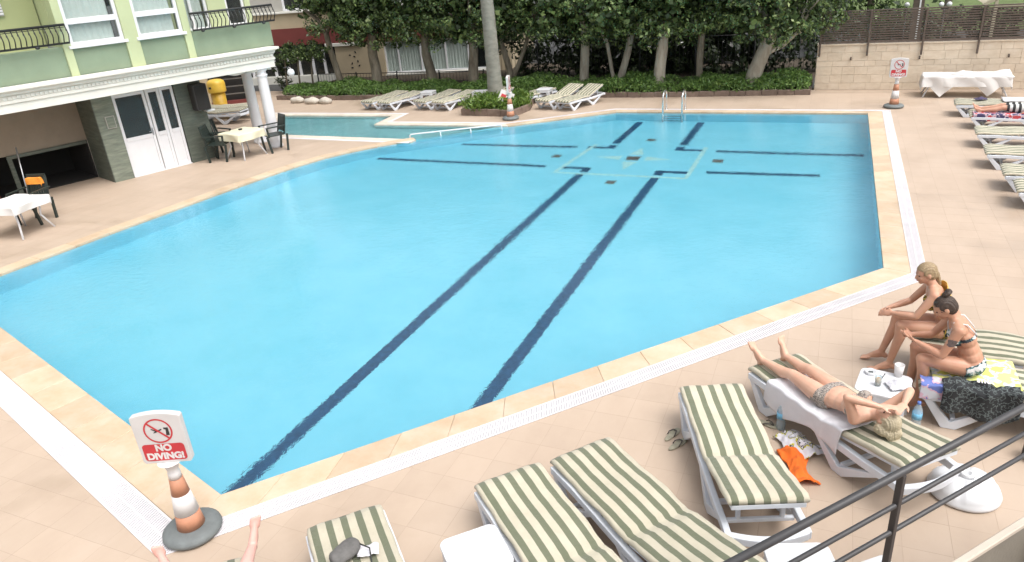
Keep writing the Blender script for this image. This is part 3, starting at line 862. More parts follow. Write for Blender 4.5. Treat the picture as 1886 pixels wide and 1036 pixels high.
def trunk_mb(path, r0, r1, n=12):
    mb = MB(); k = len(path); pts = []
    # smooth the path
    P = [Vector(p) for p in path]; out = []
    for i in range(k - 1):
        for t in (0, 0.25, 0.5, 0.75):
            p0 = P[max(i - 1, 0)]; p1 = P[i]; p2 = P[i + 1]; p3 = P[min(i + 2, k - 1)]
            out.append(0.5 * ((2 * p1) + (-p0 + p2) * t + (2 * p0 - 5 * p1 + 4 * p2 - p3) * t * t + (-p0 + 3 * p1 - 3 * p2 + p3) * t ** 3))
    out.append(P[-1])
    m = len(out)
    rad = [r0 + (r1 - r0) * i / (m - 1) + (0.25 * r0 * math.exp(-i * 0.9)) + random.uniform(-0.03, 0.03) * r0 for i in range(m)]
    mb.tube(out, rad, n)
    return mb
def tree(x, y, stems, crown_c, crown_r, label, bark='bark', nl=7800, low=-0.62, leafm='leaf', size=0.13):
    crown_c = (crown_c[0], crown_c[1], crown_c[2] - 0.22)
    t = empty('ficus_tree', (x, y, 0.08), 0, label, 'tree', 'row of trees behind the pool')
    for path, r0, r1 in stems:
        mb = trunk_mb(path, r0, r1)
        e = Vector(path[-1])
        for k in range(3):
            a = random.uniform(0, 6.28)
            q = e + Vector((math.cos(a) * 0.6, math.sin(a) * 0.5, random.uniform(0.5, 0.9)))
            mid = (e + q) / 2 + Vector((0, 0, 0.12))
            mb.tube([e - Vector((0, 0, 0.1)), mid, q, q + (q - mid) * 0.8], [r1 * 0.85, r1 * 0.6, r1 * 0.4, r1 * 0.15], 8)
        mb.build('trunk', M[bark], t)
    leaves(nl, clump_fn(crown_c, crown_r, 150, 0.30, 0.3, low), size, mat=M[leafm], parent=t)
    leaves(nl // 3, clump_fn(crown_c, (crown_r[0] * 0.8, crown_r[1] * 0.8, crown_r[2] * 0.8), 80, 0.4, 0.8, low), size * 1.6, mat=M['leaf'], parent=t, name='inner_foliage', asp=0.8)
    return t
CR = (1.75, 1.55, 2.3)
tree(-18.0, 24.3, [([(0, 0, 0), (-0.12, 0, 0.7), (-0.28, 0, 1.5), (-0.35, 0, 2.2)], 0.14, 0.10)], (0.15, 0.2, 3.9), (1.7, 1.5, 2.2), 'slim leaning tree at the left end of the row, before the red band')
tree(-16.3, 24.25, [([(0, 0, 0), (0.03, 0, 0.7), (-0.02, 0, 1.4), (0.1, 0, 2.1)], 0.21, 0.16)], (0.2, 0.1, 3.5), CR, 'stout tree before the beige wall, second from the left in the row')
tree(-13.9, 24.4, [([(0, 0, 0), (-0.06, 0, 0.6), (-0.18, 0, 1.3), (-0.1, 0, 2.0)], 0.20, 0.14)], (-0.1, 0.1, 3.55), CR, 'tree standing behind the first pair of far loungers')
tree(-12.05, 24.1, [([(0, 0, 0), (0.02, 0, 0.7), (0.1, 0, 1.3), (0.12, 0, 2.0)], 0.19, 0.15)], (0.0, 0.0, 3.45), CR, 'tree standing just to the left of the tall palm')
tree(-10.75, 24.6, [([(0, 0, 0), (-0.05, 0, 0.5), (-0.2, 0, 1.1), (-0.4, 0, 1.8)], 0.13, 0.09), ([(0.05, 0, 0.35), (0.3, 0, 0.8), (0.6, 0, 1.4), (0.8, 0, 2.0)], 0.09, 0.06)], (0.25, 0.1, 3.6), CR, 'forked tree seen just to the right of the tall palm')
tree(-7.9, 24.15, [([(0, 0, 0), (0.05, 0, 0.7), (0.1, 0, 1.4), (0.1, 0, 2.1)], 0.16, 0.14)], (-0.4, 0.1, 3.5), (1.9, 1.5, 2.25), 'straight pale tree behind the loungers with raised backs', 'bark_pale')
tree(-6.65, 24.1, [([(0, 0, 0), (0.12, 0, 0.5), (0.3, 0, 1.1), (0.45, 0, 1.8)], 0.13, 0.11), ([(-0.05, 0, 0), (-0.2, 0, 0.45), (-0.28, 0, 0.95), (-0.4, 0, 1.6)], 0.07, 0.06)], (0.1, 0.1, 3.45), CR, 'tree with two pale trunks spreading in a V', 'bark_pale')
tree(-5.2, 23.75, [([(0, 0, 0), (0.0, 0, 0.6), (0.08, 0, 1.3), (0.12, 0, 2.0)], 0.20, 0.16)], (0.1, 0.2, 3.3), CR, 'thick straight pale tree directly behind the pool ladder', 'bark_pale')
tree(-4.0, 24.2, [([(0, 0, 0), (-0.02, 0, 0.6), (0.0, 0, 1.3), (0.05, 0, 2.0)], 0.11, 0.10)], (0.2, 0.2, 3.6), CR, 'thin brown tree between the ladder and the slanting tree', 'bark')
tree(-2.4, 23.75, [([(0, 0, 0), (0.12, 0, 0.5), (0.33, 0, 1.1), (0.55, 0, 1.8)], 0.24, 0.19), ([(0.3, 0, 0.95), (0.6, 0.05, 1.15), (0.9, 0.1, 1.3), (1.3, 0.1, 1.7)], 0.07, 0.05)], (0.55, 0.1, 3.2), (1.95, 1.5, 2.1), 'thick slanting tree at the right end of the row near the stone wall', 'bark_pale', nl=9000, leafm='leaf')

# tall palm in its own planter
palm = empty('palm_tree', (-10.05, 21.6, 0.0), 0, 'tall grey palm trunk rising from the small planter', 'palm tree')
pts = []; rad = []
for k in range(60):
    z = k * 0.12; pts.append((-0.10 * (z / 6) ** 1.2, 0, z + 0.1)); rad.append(0.235 - 0.012 * z + (0.10 * math.exp(-z * 3)) + (0.007 if k % 3 == 0 else 0))
MB().tube(pts, rad, 18).build('trunk', stone_mat('palm_bark', [(0.3, (0.16, 0.155, 0.13)), (0.5, (0.23, 0.225, 0.19)), (0.75, (0.30, 0.29, 0.25))], 3.0, 0.9, (1, 1, 2.2), 0.5, 0.02), palm)
crown_top = Vector(pts[-1])
for k in range(18):
    a = 2 * math.pi * k / 18 + random.uniform(-0.1, 0.1); el = random.uniform(0.15, 1.0); Lf = random.uniform(1.8, 2.3)
    mb = MB(); sp = []
    for i in range(12):
        t = i / 11; r_ = Lf * t; zz = math.sin(el) * r_ - 0.55 * (r_ ** 2) * 0.5
        sp.append(Vector((math.cos(a) * math.cos(el * 0.6) * r_, math.sin(a) * math.cos(el * 0.6) * r_, zz)))
    mb.tube([crown_top + p for p in sp], [0.03 - 0.002 * i for i in range(12)], 5)
    side = Vector((-math.sin(a), math.cos(a), 0))
    for i in range(1, 12):
        for t in (0.0, 0.5):
            p = sp[i - 1].lerp(sp[i], t)
            ll = 0.5 * math.sin(math.pi * min(1, (i + t) / 12 + 0.12)) + 0.12
            for sg in (-1, 1):
                tip = p + side * sg * ll + Vector((math.cos(a), math.sin(a), 0)) * 0.25 - Vector((0, 0, 0.18))
                w = Vector((math.cos(a), math.sin(a), 0)) * 0.025
                mb.add([crown_top + p - w, crown_top + p + w, crown_top + tip], [(0, 1, 2)])
    mb.build('frond', M['leaf_dark'], palm)

planter = empty('planter', (0, 0, 0), 0, 'low brown planter with bright green plants round the palm', 'planter')
PL = [(-10.6, 20.1), (-8.75, 19.95), (-8.6, 20.9), (-8.9, 22.0), (-10.6, 22.1)]
for i in range(5):
    a = Vector(PL[i]); b = Vector(PL[(i + 1) % 5]); n = max(2, int((b - a).length / 0.4)); d = (b - a).normalized(); nr = Vector((-d.y, d.x))
    for k in range(n):
        p, q = a.lerp(b, k / n) + d * 0.004, a.lerp(b, (k + 1) / n) - d * 0.004
        MB().prism([(p.x, p.y), (q.x, q.y), (q.x + nr.x * 0.1, q.y + nr.y * 0.1), (p.x + nr.x * 0.1, p.y + nr.y * 0.1)], 0.0, 0.20 + random.uniform(-0.01, 0.01)).build('kerb_block', M['kerb'], planter, 0.01)
fill(PL, 0.15).build('soil', M['soil'], planter)
def tuft_fn(poly, hmax, n_t, spread=0.12, hole=None):
    cs = []
    xs = [p[0] for p in poly]; ys = [p[1] for p in poly]
    while len(cs) < n_t:
        p = (random.uniform(min(xs), max(xs)), random.uniform(min(ys), max(ys)))
        if inside(p, poly) and (hole is None or math.dist(p, hole) > 0.32): cs.append((p[0], p[1], random.uniform(0.55, 1.0) * hmax))
    cs = np.array(cs)
    def fn(n):
        k = rng.integers(0, len(cs), n)
        t = rng.random(n)
        P = np.stack([cs[k, 0] + rng.normal(0, spread, n) * (0.5 + t), cs[k, 1] + rng.normal(0, spread, n) * (0.5 + t), 0.14 + cs[k, 2] * t], 1)
        N = rng.normal(0, 1, (n, 3)); N[:, 2] *= 0.4
        return P, N
    return fn
o = leaves(5200, tuft_fn([(-10.55, 20.15), (-8.85, 20.05), (-8.75, 20.9), (-9.0, 21.9), (-10.5, 22.0)], 0.40, 90, 0.12, (-10.05, 21.6)), 0.16, mat=M['leaf_bright'], name='plants', parent=planter, asp=0.22); tag(o, kind='stuff')

# feathery ground cover in mounds along the bed
mounds = []
for k in range(85):
    t = random.random() * 18.6; x = -19.6 + t
    y = np.interp(x, [p[0] for p in BED], [p[1] for p in BED]) + random.uniform(0.25, 1.6)
    hh = random.uniform(0.26, 0.50) * (1.0 if x > -17.8 else 0.9)
    mounds.append((x, y, random.uniform(0.40, 0.75), hh))
for x in np.arange(-19.2, -1.0, 0.75):
    y = np.interp(x, [p[0] for p in BED], [p[1] for p in BED]) + 0.38
    mounds.append((float(x), float(y), 0.48, random.uniform(0.2, 0.36)))
for x, y, r_, h_ in ((-1.4, 23.85, 0.75, 0.55), (-0.95, 23.75, 0.55, 0.45), (-2.0, 23.9, 0.6, 0.42), (-9.2, 23.6, 0.8, 0.52), (-16.6, 23.4, 0.7, 0.5), (-17.5, 23.3, 0.6, 0.42)): mounds.append((x, y, r_, h_))
mounds = np.array(mounds)
def mound_fn(n):
    k = rng.integers(0, len(mounds), n)
    a = rng.uniform(0, 2 * math.pi, n); rr = np.sqrt(rng.random(n))
    top = np.sqrt(np.maximum(0, 1 - rr ** 2)) * mounds[k, 3] * rng.uniform(0.75, 1.08, n)
    P = np.stack([mounds[k, 0] + np.cos(a) * rr * mounds[k, 2], mounds[k, 1] + np.sin(a) * rr * mounds[k, 2] * 0.8, 0.12 + top], 1)
    keep = P[:, 1] > np.interp(P[:, 0], [p[0] for p in BED], [p[1] for p in BED]) - 0.02
    keep &= P[:, 0] < -0.65
    N = np.stack([np.cos(a) * rr, np.sin(a) * rr, np.full(n, 0.4)], 1) + rng.normal(0, 0.5, (n, 3))
    return P[keep], N[keep]
gc = leaves(62000, mound_fn, 0.11, mat=M['leaf_hedge'], name='ground_cover', asp=0.25)
tag(gc, 'feathery green ground cover filling the bed below the trees', 'ground cover', kind='stuff')

# clipped arch of shrubs at the left end of the bed
sh = empty('arched_shrub', (-19.35, 24.0, 0.1), 0, 'dark leafy shrub arching before the white posts at the left', 'shrub')
mb = MB()
for x in (-1.15, -0.5, 0.15): mb.tube([(x, 0, 0), (x + 0.05, 0, 0.6), (x + 0.15, 0, 1.2), (x + 0.3, 0, 1.5)], [0.04, 0.035, 0.03, 0.02], 8)
mb.build('stem', M['bark'], sh)
leaves(3400, clump_fn((0, 0, 1.5), (1.25, 0.55, 0.36), 70, 0.17, 0.4), 0.10, mat=M['leaf'], parent=sh)
leaves(900, clump_fn((-1.25, 0, 0.75), (0.25, 0.35, 0.7), 30, 0.16, 0.4), 0.10, mat=M['leaf_dark'], parent=sh, name='side_foliage')

# dark screen of shrubbery and an iron fence behind the trees
def iron_fence(x0, x1, y0, y1, h, label):
    f = empty('iron_fence', (0, 0, 0), 0, label, 'fence')
    L = math.hypot(x1 - x0, y1 - y0); n = int(L / 0.14)
    P = lambda t, z: (x0 + (x1 - x0) * t, y0 + (y1 - y0) * t, z)
    bars = MB()
    for k in range(n + 1): bars.tube([P(k / n, 0.1), P(k / n, h)], 0.007, 5)
    o = bars.build('bars', M['iron'], f); tag(o, kind='stuff')
    for k in range(int(L / 1.9) + 1): MB().tube([P(min(1, k * 1.9 / L), 0.0), P(min(1, k * 1.9 / L), h + 0.06)], 0.028, 8).build('post', M['iron'], f)
    for z in (0.16, h): MB().tube([P(0, z), P(1, z)], 0.016, 6).build('rail', M['iron'], f)
iron_fence(-19.9, -12.2, 25.3, 25.5, 0.52, 'low black iron fence before the beige building')
iron_fence(-12.0, -0.7, 25.6, 25.6, 1.5, 'tall black iron fence in the shade behind the right half of the trees')
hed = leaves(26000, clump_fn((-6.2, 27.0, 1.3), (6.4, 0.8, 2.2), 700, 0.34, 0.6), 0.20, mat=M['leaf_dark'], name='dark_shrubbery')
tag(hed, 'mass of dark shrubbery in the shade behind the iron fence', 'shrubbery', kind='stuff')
# lawn, lamps and trees beyond the slatted fence
road = MB().add([(-60, 31, -0.012), (60, 31, -0.012), (60, 37, -0.012), (-60, 37, -0.012)], [(0, 1, 2, 3)]).build('road', M['asphalt']); tag(road, kind='structure')
lawn = MB().add([(-0.5, 25.2, -0.006), (30, 25.2, -0.006), (30, 30.6, -0.006), (-0.5, 30.6, -0.006)], [(0, 1, 2, 3)]).build('lawn', M['grass']); tag(lawn, kind='structure')
lawn2 = MB().add([(0.5, 37.5, 0.0), (60, 37.5, 0.0), (60, 60, 2.2), (0.5, 60, 2.2)], [(0, 1, 2, 3)]).build('grass_bank', M['grass']); tag(lawn2, kind='structure')
def globe_lamp(x, y, h, label, two=False):
    t = empty('globe_lamp', (x, y, 0), 0, label, 'street lamp', 'globe lamps beyond the slatted fence')
    MB().lathe([(0.06, 0), (0.06, 0.1), (0.03, 0.14), (0.025, h - 0.1)], n=10).build('pole', M['iron'], t)
    for dx in ((-0.12, 0.12) if two else (0,)):
        MB().tube([(0, 0, h - 0.15), (dx, 0, h - 0.12), (dx, 0, h - 0.08)], 0.015, 6).build('bracket', M['iron'], t)
        MB().ell((dx, 0, h), (0.085, 0.085, 0.085), 14, 9).build('globe', M['white_plastic'], t)
globe_lamp(2.05, 30.0, 1.82, 'single white globe lamp above the slatted fence')
globe_lamp(3.22, 30.0, 1.78, 'pair of white globe lamps on one pole above the slatted fence', True)
pole = empty('utility_pole', (2.38, 29.6, 0), 0, 'dark pole with a white strip above the slatted fence', 'pole')
MB().b2(-0.17, 0.17, -0.06, 0.06, 0, 4.5).build('shaft', M['brown_metal'], pole, 0.01)
MB().b2(0.02, 0.07, -0.075, -0.061, 0.4, 2.0).build('white_strip', M['white_paint'], pole)
def bush_tree(x, y, h, r, label, n=2600):
    t = empty('broad_tree', (x, y, 0), 0, label, 'tree', 'trees beyond the fence')
    trunk_mb([(0, 0, 0), (0.05, 0, h * 0.3), (0, 0.05, h * 0.55)], 0.16, 0.10).build('trunk', M['bark'], t)
    leaves(n, clump_fn((0, 0, h * 0.62), (r, r, h * 0.42), 90, r * 0.24, 0.3), 0.24, mat=M['leaf'], parent=t)
bush_tree(0.9, 31.0, 4.6, 1.5, 'leafy tree beyond the left end of the slatted fence')
bush_tree(4.3, 39.5, 5.5, 2.4, 'broad tree on the grass bank beyond the slatted fence')
bush_tree(9.5, 39.0, 5.5, 2.4, 'far broad tree at the right behind the slatted fence')
bush_tree(-1.6, 34.5, 6.0, 2.4, 'tree in the gap between the row of trees and the slatted fence', 3200)
bush_tree(-6.0, 33.5, 7.0, 2.9, 'tall tree far behind the middle of the row', 3600)
bush_tree(-10.8, 33.0, 7.5, 2.9, 'tall tree far behind the palm', 3600)
hd2 = leaves(9000, clump_fn((3.6, 33.0, 0.5), (5.2, 0.7, 0.9), 130, 0.28, 0.5), 0.17, mat=M['leaf_dark'], name='far_hedge'); tag(hd2, 'dark hedge seen through the slatted fence at the right', 'hedge', kind='stuff')
# pale lattice sunshade at the top right corner
sb = empty('garden_shelter', (6.2, 31.2, 0), 0, 'pale timber garden shelter beyond the fence at the top right corner', 'shelter')
M['timber'] = plain('pale_timber', (0.45, 0.40, 0.30), 0.8, 0.15, 6)
for x in (-1.3, 1.6):
    for y in (0, 2.0): MB().b2(x - 0.05, x + 0.05, y - 0.05, y + 0.05, 0, 1.75).build('post', M['timber'], sb)
MB().bar((-1.7, 0, 1.60), (0.15, 0, 2.5), 0.10, 0.10).build('rafter', M['timber'], sb)
MB().bar((0.15, 0, 2.5), (2.0, 0, 1.60), 0.10, 0.10).build('rafter', M['timber'], sb)
MB().add([(-1.7, 0.06, 1.66), (0.15, 0.06, 2.56), (0.15, 2.2, 2.56), (-1.7, 2.2, 1.66), (2.0, 0.06, 1.66), (2.0, 2.2, 1.66)], [(0, 1, 2, 3), (1, 4, 5, 2)]).build('roof', M['timber'], sb)
MB().b2(-1.3, 1.6, -0.04, 0.04, 1.5, 1.58).build('beam', M['timber'], sb)
# parked car glimpsed through the trunks
car = empty('parked_car', (-5.0, 29.6, -0.02), R(4), 'pale parked car glimpsed between the tree trunks', 'car')
M['car_paint'] = plain('pale_car_paint', (0.62, 0.62, 0.60), 0.25, 0.03, 3)
M['rubber'] = plain('rubber', (0.02, 0.02, 0.02), 0.8, 0.2, 10)
def car_body():
    pr = [(-2.0, 0.35), (-2.05, 0.62), (-1.95, 0.82), (-1.55, 0.92), (-0.95, 0.98), (1.25, 0.98), (1.75, 0.95), (2.0, 0.85), (2.05, 0.5), (1.95, 0.32)]
    n = len(pr); mb = MB(); W2 = 0.82
    vs_ = [(x, -W2, z) for x, z in pr] + [(x, W2, z) for x, z in pr]
    mb.add(vs_, [tuple(range(n)), tuple(reversed(range(n, 2 * n)))] + [(i, n + i, n + (i + 1) % n, (i + 1) % n) for i in range(n)])
    return mb.build('body', M['car_paint'], car, 0.06, 3)
car_body()
cab = [(-0.95, 0.97), (-0.35, 1.42), (0.75, 1.46), (1.45, 0.97)]
mb = MB(); vs_ = [(x, -0.78 + (0.12 if z > 1.2 else 0), z) for x, z in cab] + [(x, 0.78 - (0.12 if z > 1.2 else 0), z) for x, z in cab]
mb.add(vs_, [(0, 1, 2, 3), (7, 6, 5, 4), (0, 4, 5, 1), (1, 5, 6, 2), (2, 6, 7, 3)]); mb.build('cabin_glass', M['pane_dark'], car)
mb = MB().b2(-0.36, 0.78, -0.66, 0.66, 1.43, 1.485); mb.bar((-0.98, -0.79, 0.97), (-0.36, -0.68, 1.45), 0.06, 0.06).bar((1.47, -0.79, 0.97), (0.77, -0.68, 1.47), 0.06, 0.06).bar((0.25, -0.80, 0.97), (0.22, -0.69, 1.45), 0.07, 0.05)
mb.build('roof', M['car_paint'], car, 0.02)
for x in (-1.3, 1.25):
    for sy in (-0.74, 0.74):
        wobj = MB().tube([(0, -0.1, 0), (0, 0.1, 0)], 0.31, 20).build('wheel', M['rubber'], car, loc=(x, sy, 0.31))
        MB().tube([(0, -0.104, 0), (0, 0.104, 0)], 0.19, 14).build('rim', M['grey_metal'], wobj)
for sy in (-0.55, 0.55): MB().ell((-2.0, sy, 0.72), (0.06, 0.16, 0.08), 10, 6).build('headlight', M['white_plastic'], car)
# pale boulders before the kerb
M['boulder'] = plain('pale_boulder', (0.50, 0.46, 0.40), 0.85, 0.12, 5, 0.3, 20)
for i, (x, y, r_, lb) in enumerate(((-18.45, 22.0, 0.30, 'leftmost of the three pale boulders before the bed kerb'), (-17.65, 21.85, 0.33, 'middle one of the three pale boulders before the bed kerb'), (-17.05, 21.85, 0.28, 'rightmost of the three pale boulders before the bed kerb'))):
    mb = MB().ell((0, 0, 0), (r_, r_ * 0.6, 0.13), 16, 10)
    mb.v = [(x_ * (1 + 0.10 * math.sin(5 * y_ * 9 + i)), y_ * (1 + 0.1 * math.sin(7 * x_ * 5 + i)), z_ + 0.015 * math.sin(x_ * 17 + i)) for x_, y_, z_ in mb.v]
    o = mb.build('boulder', M['boulder'], loc=(x, y, 0.10)); tag(o, lb, 'boulder', 'pale boulders before the bed')
# ================================================================== FURNITURE
def stripe_mat(name, green, cream):
    m, nt, b = new_mat(name)
    tc = coords(nt)
    sx = nt.nodes.new('ShaderNodeSeparateXYZ'); nt.links.new(tc, sx.inputs[0])
    nz = noise(nt, 3.0, 2, 0.5, tc)
    wob = nt.nodes.new('ShaderNodeMath'); wob.operation = 'MULTIPLY_ADD'; wob.inputs[1].default_value = 0.012
    nt.links.new(nz.outputs['Fac'], wob.inputs[0]); nt.links.new(sx.outputs['Y'], wob.inputs[2])
    mu = nt.nodes.new('ShaderNodeMath'); mu.operation = 'MULTIPLY_ADD'; mu.inputs[1].default_value = 1 / 0.118; mu.inputs[2].default_value = 10.27
    nt.links.new(wob.outputs[0], mu.inputs[0])
    fr = nt.nodes.new('ShaderNodeMath'); fr.operation = 'FRACT'; nt.links.new(mu.outputs[0], fr.inputs[0])
    r = ramp(nt, fr.outputs[0], [(0.0, green), (0.44, green), (0.46, cream), (0.985, cream), (1.0, green)])
    n2 = noise(nt, 5, 5, 0.6, tc)
    d = ramp(nt, n2.outputs['Fac'], [(0.3, (0.86, 0.86, 0.84)), (0.7, (1, 1, 1))])
    mx = nt.nodes.new('ShaderNodeMix'); mx.data_type = 'RGBA'; mx.blend_type = 'MULTIPLY'; mx.inputs[0].default_value = 1.0
    nt.links.new(r.outputs[0], mx.inputs[6]); nt.links.new(d.outputs[0], mx.inputs[7])
    oi = nt.nodes.new('ShaderNodeObjectInfo'); mr = nt.nodes.new('ShaderNodeMapRange'); mr.inputs['To Min'].default_value = 0.84; mr.inputs['To Max'].default_value = 1.08; nt.links.new(oi.outputs['Random'], mr.inputs['Value'])
    hs = nt.nodes.new('ShaderNodeHueSaturation'); nt.links.new(mr.outputs[0], hs.inputs['Value']); nt.links.new(mx.outputs[2], hs.inputs['Color'])
    nt.links.new(hs.outputs[0], b.inputs['Base Color'])
    b.inputs['Roughness'].default_value = 0.9
    b.inputs['Sheen Weight'].default_value = 0.15
    wv = noise(nt, 260, 2, 0.5, tc); w2 = noise(nt, 9, 3, 0.5, tc)
    ad = nt.nodes.new('ShaderNodeMath'); ad.operation = 'MULTIPLY_ADD'; ad.inputs[1].default_value = 6.0
    nt.links.new(w2.outputs['Fac'], ad.inputs[0]); nt.links.new(wv.outputs['Fac'], ad.inputs[2])
    bp = nt.nodes.new('ShaderNodeBump'); bp.inputs['Strength'].default_value = 0.5; bp.inputs['Distance'].default_value = 0.008
    nt.links.new(ad.outputs[0], bp.inputs['Height']); nt.links.new(bp.outputs[0], b.inputs['Normal'])
    return m
M['stripe'] = stripe_mat('striped_cushion', (0.165, 0.18, 0.115), (0.60, 0.55, 0.43))
M['resin'] = plain('white_resin', (0.66, 0.69, 0.74), 0.4, 0.05, 4, 0.05, 30)

BED_Z = 0.365
_lc = {}
def lounger_meshes(ang):
    key = round(ang)
    if key in _lc: return _lc[key]
    D = {}
    W2 = 0.30
    a = R(ang)
    def reg(n, mb, bev=0.012, seg=2, mat='resin'):
        me = mb.mesh(n, bev, seg); me.materials.append(M[mat]); D[n] = me
    def rail(y):
        mb = MB()
        pts = [(0.0, 0.315), (0.35, 0.325), (0.75, 0.30), (1.1, 0.285), (1.5, 0.29), (1.80, 0.31), (1.92, 0.30)]
        h = 0.036; w = 0.026
        V = []
        for x, z in pts: V += [(x, y - w, z - h), (x, y + w, z - h), (x, y + w, z + h), (x, y - w, z + h)]
        n = len(pts)
        F = [(0, 1, 2, 3), tuple(reversed(range(4 * n - 4, 4 * n)))]
        for i in range(n - 1):
            for k in range(4): F.append((4 * i + k, 4 * i + 4 + k, 4 * i + 4 + (k + 1) % 4, 4 * i + (k + 1) % 4))
        return mb.add(V, F)
    reg('side_rail', rail(0.0), 0.008)
    def vleg(x0, xb, x1, zt0, zt1):
        mb = MB(); w = 0.023
        out = [(x0 - 0.04, zt0), (xb - 0.07, 0.0), (xb + 0.05, 0.0), (x1 + 0.035, zt1), (x1 - 0.035, zt1), (xb - 0.005, 0.075), (x0 + 0.035, zt0)]
        n = len(out); V = [(x, -w, z) for x, z in out] + [(x, w, z) for x, z in out]
        mb.add(V, [(0, 1, 5, 6), (1, 2, 5), (2, 3, 4, 5)] + [(n + 6, n + 5, n + 1, n), (n + 5, n + 2, n + 1), (n + 5, n + 4, n + 3, n + 2)] + [(i, n + i, n + (i + 1) % n, (i + 1) % n) for i in range(n)])
        return mb
    reg('front_leg', vleg(0.05, 0.26, 0.60, 0.285, 0.275), 0.007)
    reg('rear_leg', vleg(0.98, 1.27, 1.66, 0.255, 0.268), 0.007)
    cb = MB().b2(0.0, 0.05, -W2 + 0.03, W2 - 0.03, 0.29, 0.345); reg('foot_bar', cb)
    hb = MB()
    k = 14; V = []
    for i in range(k + 1):
        t = i / k; y = -W2 + 2 * W2 * t; x = 1.90 + 0.07 * math.sin(math.pi * t)
        V += [(x - 0.03, y, 0.265), (x + 0.03, y, 0.265), (x + 0.03, y, 0.335), (x - 0.03, y, 0.335)]
    F = [(0, 1, 2, 3), tuple(reversed(range(4 * k, 4 * k + 4)))]
    for i in range(k):
        for q in range(4): F.append((4 * i + q, 4 * i + 4 + q, 4 * i + 4 + (q + 1) % 4, 4 * i + (q + 1) % 4))
    hb.add(V, F); reg('head_bar', hb, 0.008)
    reg('cross_bar', MB().b2(-0.02, 0.02, -W2 + 0.02, W2 - 0.02, -0.02, 0.02), 0.006)
    slats = MB()
    for i in range(9): slats.b2(0.08 + i * 0.11, 0.16 + i * 0.11, -W2 + 0.027, W2 - 0.027, 0.335, 0.352)
    reg('bed_slats', slats, 0.0)
    br = MB(); c_, s_ = math.cos(a), math.sin(a)
    def P(u, y, v): return (1.08 + c_ * u - s_ * v, y, 0.345 + s_ * u + c_ * v)
    for y in (-0.255, 0.255): br.bar(P(0, y, 0), P(0.80, y, 0), 0.04, 0.045)
    br.bar(P(0.80, -0.275, 0), P(0.80, 0.275, 0), 0.045, 0.045)
    for i in range(7): br.bar(P(0.08 + i * 0.10, -0.235, 0.004), P(0.08 + i * 0.10, 0.235, 0.004), 0.07, 0.014)
    reg('backrest', br, 0.005, 1)
    sp = MB()
    ze = P(0.62, 0, -0.02)
    if ze[2] - 0.30 > 0.06:
        for y in (-0.17, 0.17): sp.bar((ze[0] + 0.02, y, 0.27), (ze[0], y, ze[2]), 0.035, 0.035)
        sp.bar((ze[0] + 0.02, -0.26, 0.28), (ze[0] + 0.02, 0.26, 0.28), 0.035, 0.035)
    else:
        sp.bar((1.62, -0.26, 0.31), (1.62, 0.26, 0.31), 0.04, 0.04)
    reg('back_prop', sp, 0.005, 1)
    # cushion: rounded slab along a path, crease at the hinge
    path = []
    for i in range(23):
        x = -0.03 + i * 1.10 / 22; path.append((x, BED_Z + 0.008 * math.sin(i * 0.5) - 0.02 * math.exp(-i * 1.2), 0.055 if i not in (0, 22) else 0.038))
    for i in range(1, 18):
        u = 0.0 + i * 0.83 / 17; q = P(u, 0, 0.02)
        path.append((q[0], q[2], 0.055 if i not in (1, 17) else 0.038))
    n = len(path); V = []; F = []
    prof = [(-0.292, 0.0), (-0.305, 0.35), (-0.300, 0.8), (-0.285, 1.0), (-0.19, 1.10), (-0.07, 1.02), (0.07, 1.02), (0.19, 1.10), (0.285, 1.0), (0.300, 0.8), (0.305, 0.35), (0.292, 0.0)]
    m_ = len(prof)
    for i, (x, z, th) in enumerate(path):
        i0, i1 = max(i - 1, 0), min(i + 1, n - 1)
        t = Vector((path[i1][0] - path[i0][0], path[i1][1] - path[i0][1])).normalized(); nr = Vector((-t.y, t.x))
        for y, k in prof:
            sg_ = 0.006 * math.sin(i * 0.9 + y * 9) * math.sin(y * 13 + i * 0.35) if k > 0.7 else 0.0
            yy = y * (0.985 if i in (0, n - 1) else 1 + 0.012 * math.sin(i * 0.8 + y * 4))
            V.append((x + nr.x * (k * th + sg_), yy, z + nr.y * (k * th + sg_)))
    for i in range(n - 1):
        for k in range(m_):
            F.append((i * m_ + k, i * m_ + (k + 1) % m_, (i + 1) * m_ + (k + 1) % m_, (i + 1) * m_ + k))
    F.append(tuple(range(m_))[::-1]); F.append(tuple(range((n - 1) * m_, n * m_)))
    mb = MB().add(V, [f[::-1] for f in F], True)
    me = mb.mesh('cushion'); me.materials.append(M['stripe']); D['cushion'] = me
    _lc[key] = D
    return D
def lounger(x, y, rz, ang, label, group, cushion=True, z=0.0, sc=None):
    D = lounger_meshes(ang)
    t = empty('sun_lounger', (x, y, z), R(rz), label, 'sun lounger', group)
    if sc: t.scale = sc
    for s in (-1, 1):
        link('side_rail', D['side_rail'], None, t, (0, s * 0.295, 0))
        link('leg', D['front_leg'], None, t, (0, s * 0.29, 0)); link('leg', D['rear_leg'], None, t, (0, s * 0.29, 0))
    link('foot_bar', D['foot_bar'], None, t); link('head_bar', D['head_bar'], None, t); link('backrest', D['backrest'], None, t)
    link('back_prop', D['back_prop'], None, t); link('bed_slats', D['bed_slats'], None, t)
    link('cross_bar', D['cross_bar'], None, t, (0.28, 0, 0.09)); link('cross_bar', D['cross_bar'], None, t, (1.28, 0, 0.09))
    if cushion: link('cushion', D['cushion'], None, t)
    return t
GN = 'sun loungers on the near deck'
lounger(-3.28, 3.50, -43.5, 8, 'striped lounger with a grey bag lying on it, at the bottom of the picture', GN)
lounger(-2.225, 4.385, -42.2, 9, 'empty striped lounger beside the bare white side table', GN)
lounger(-1.74, 4.895, -39.3, 9, 'empty striped lounger reaching under the handrail, middle of the near row', GN)
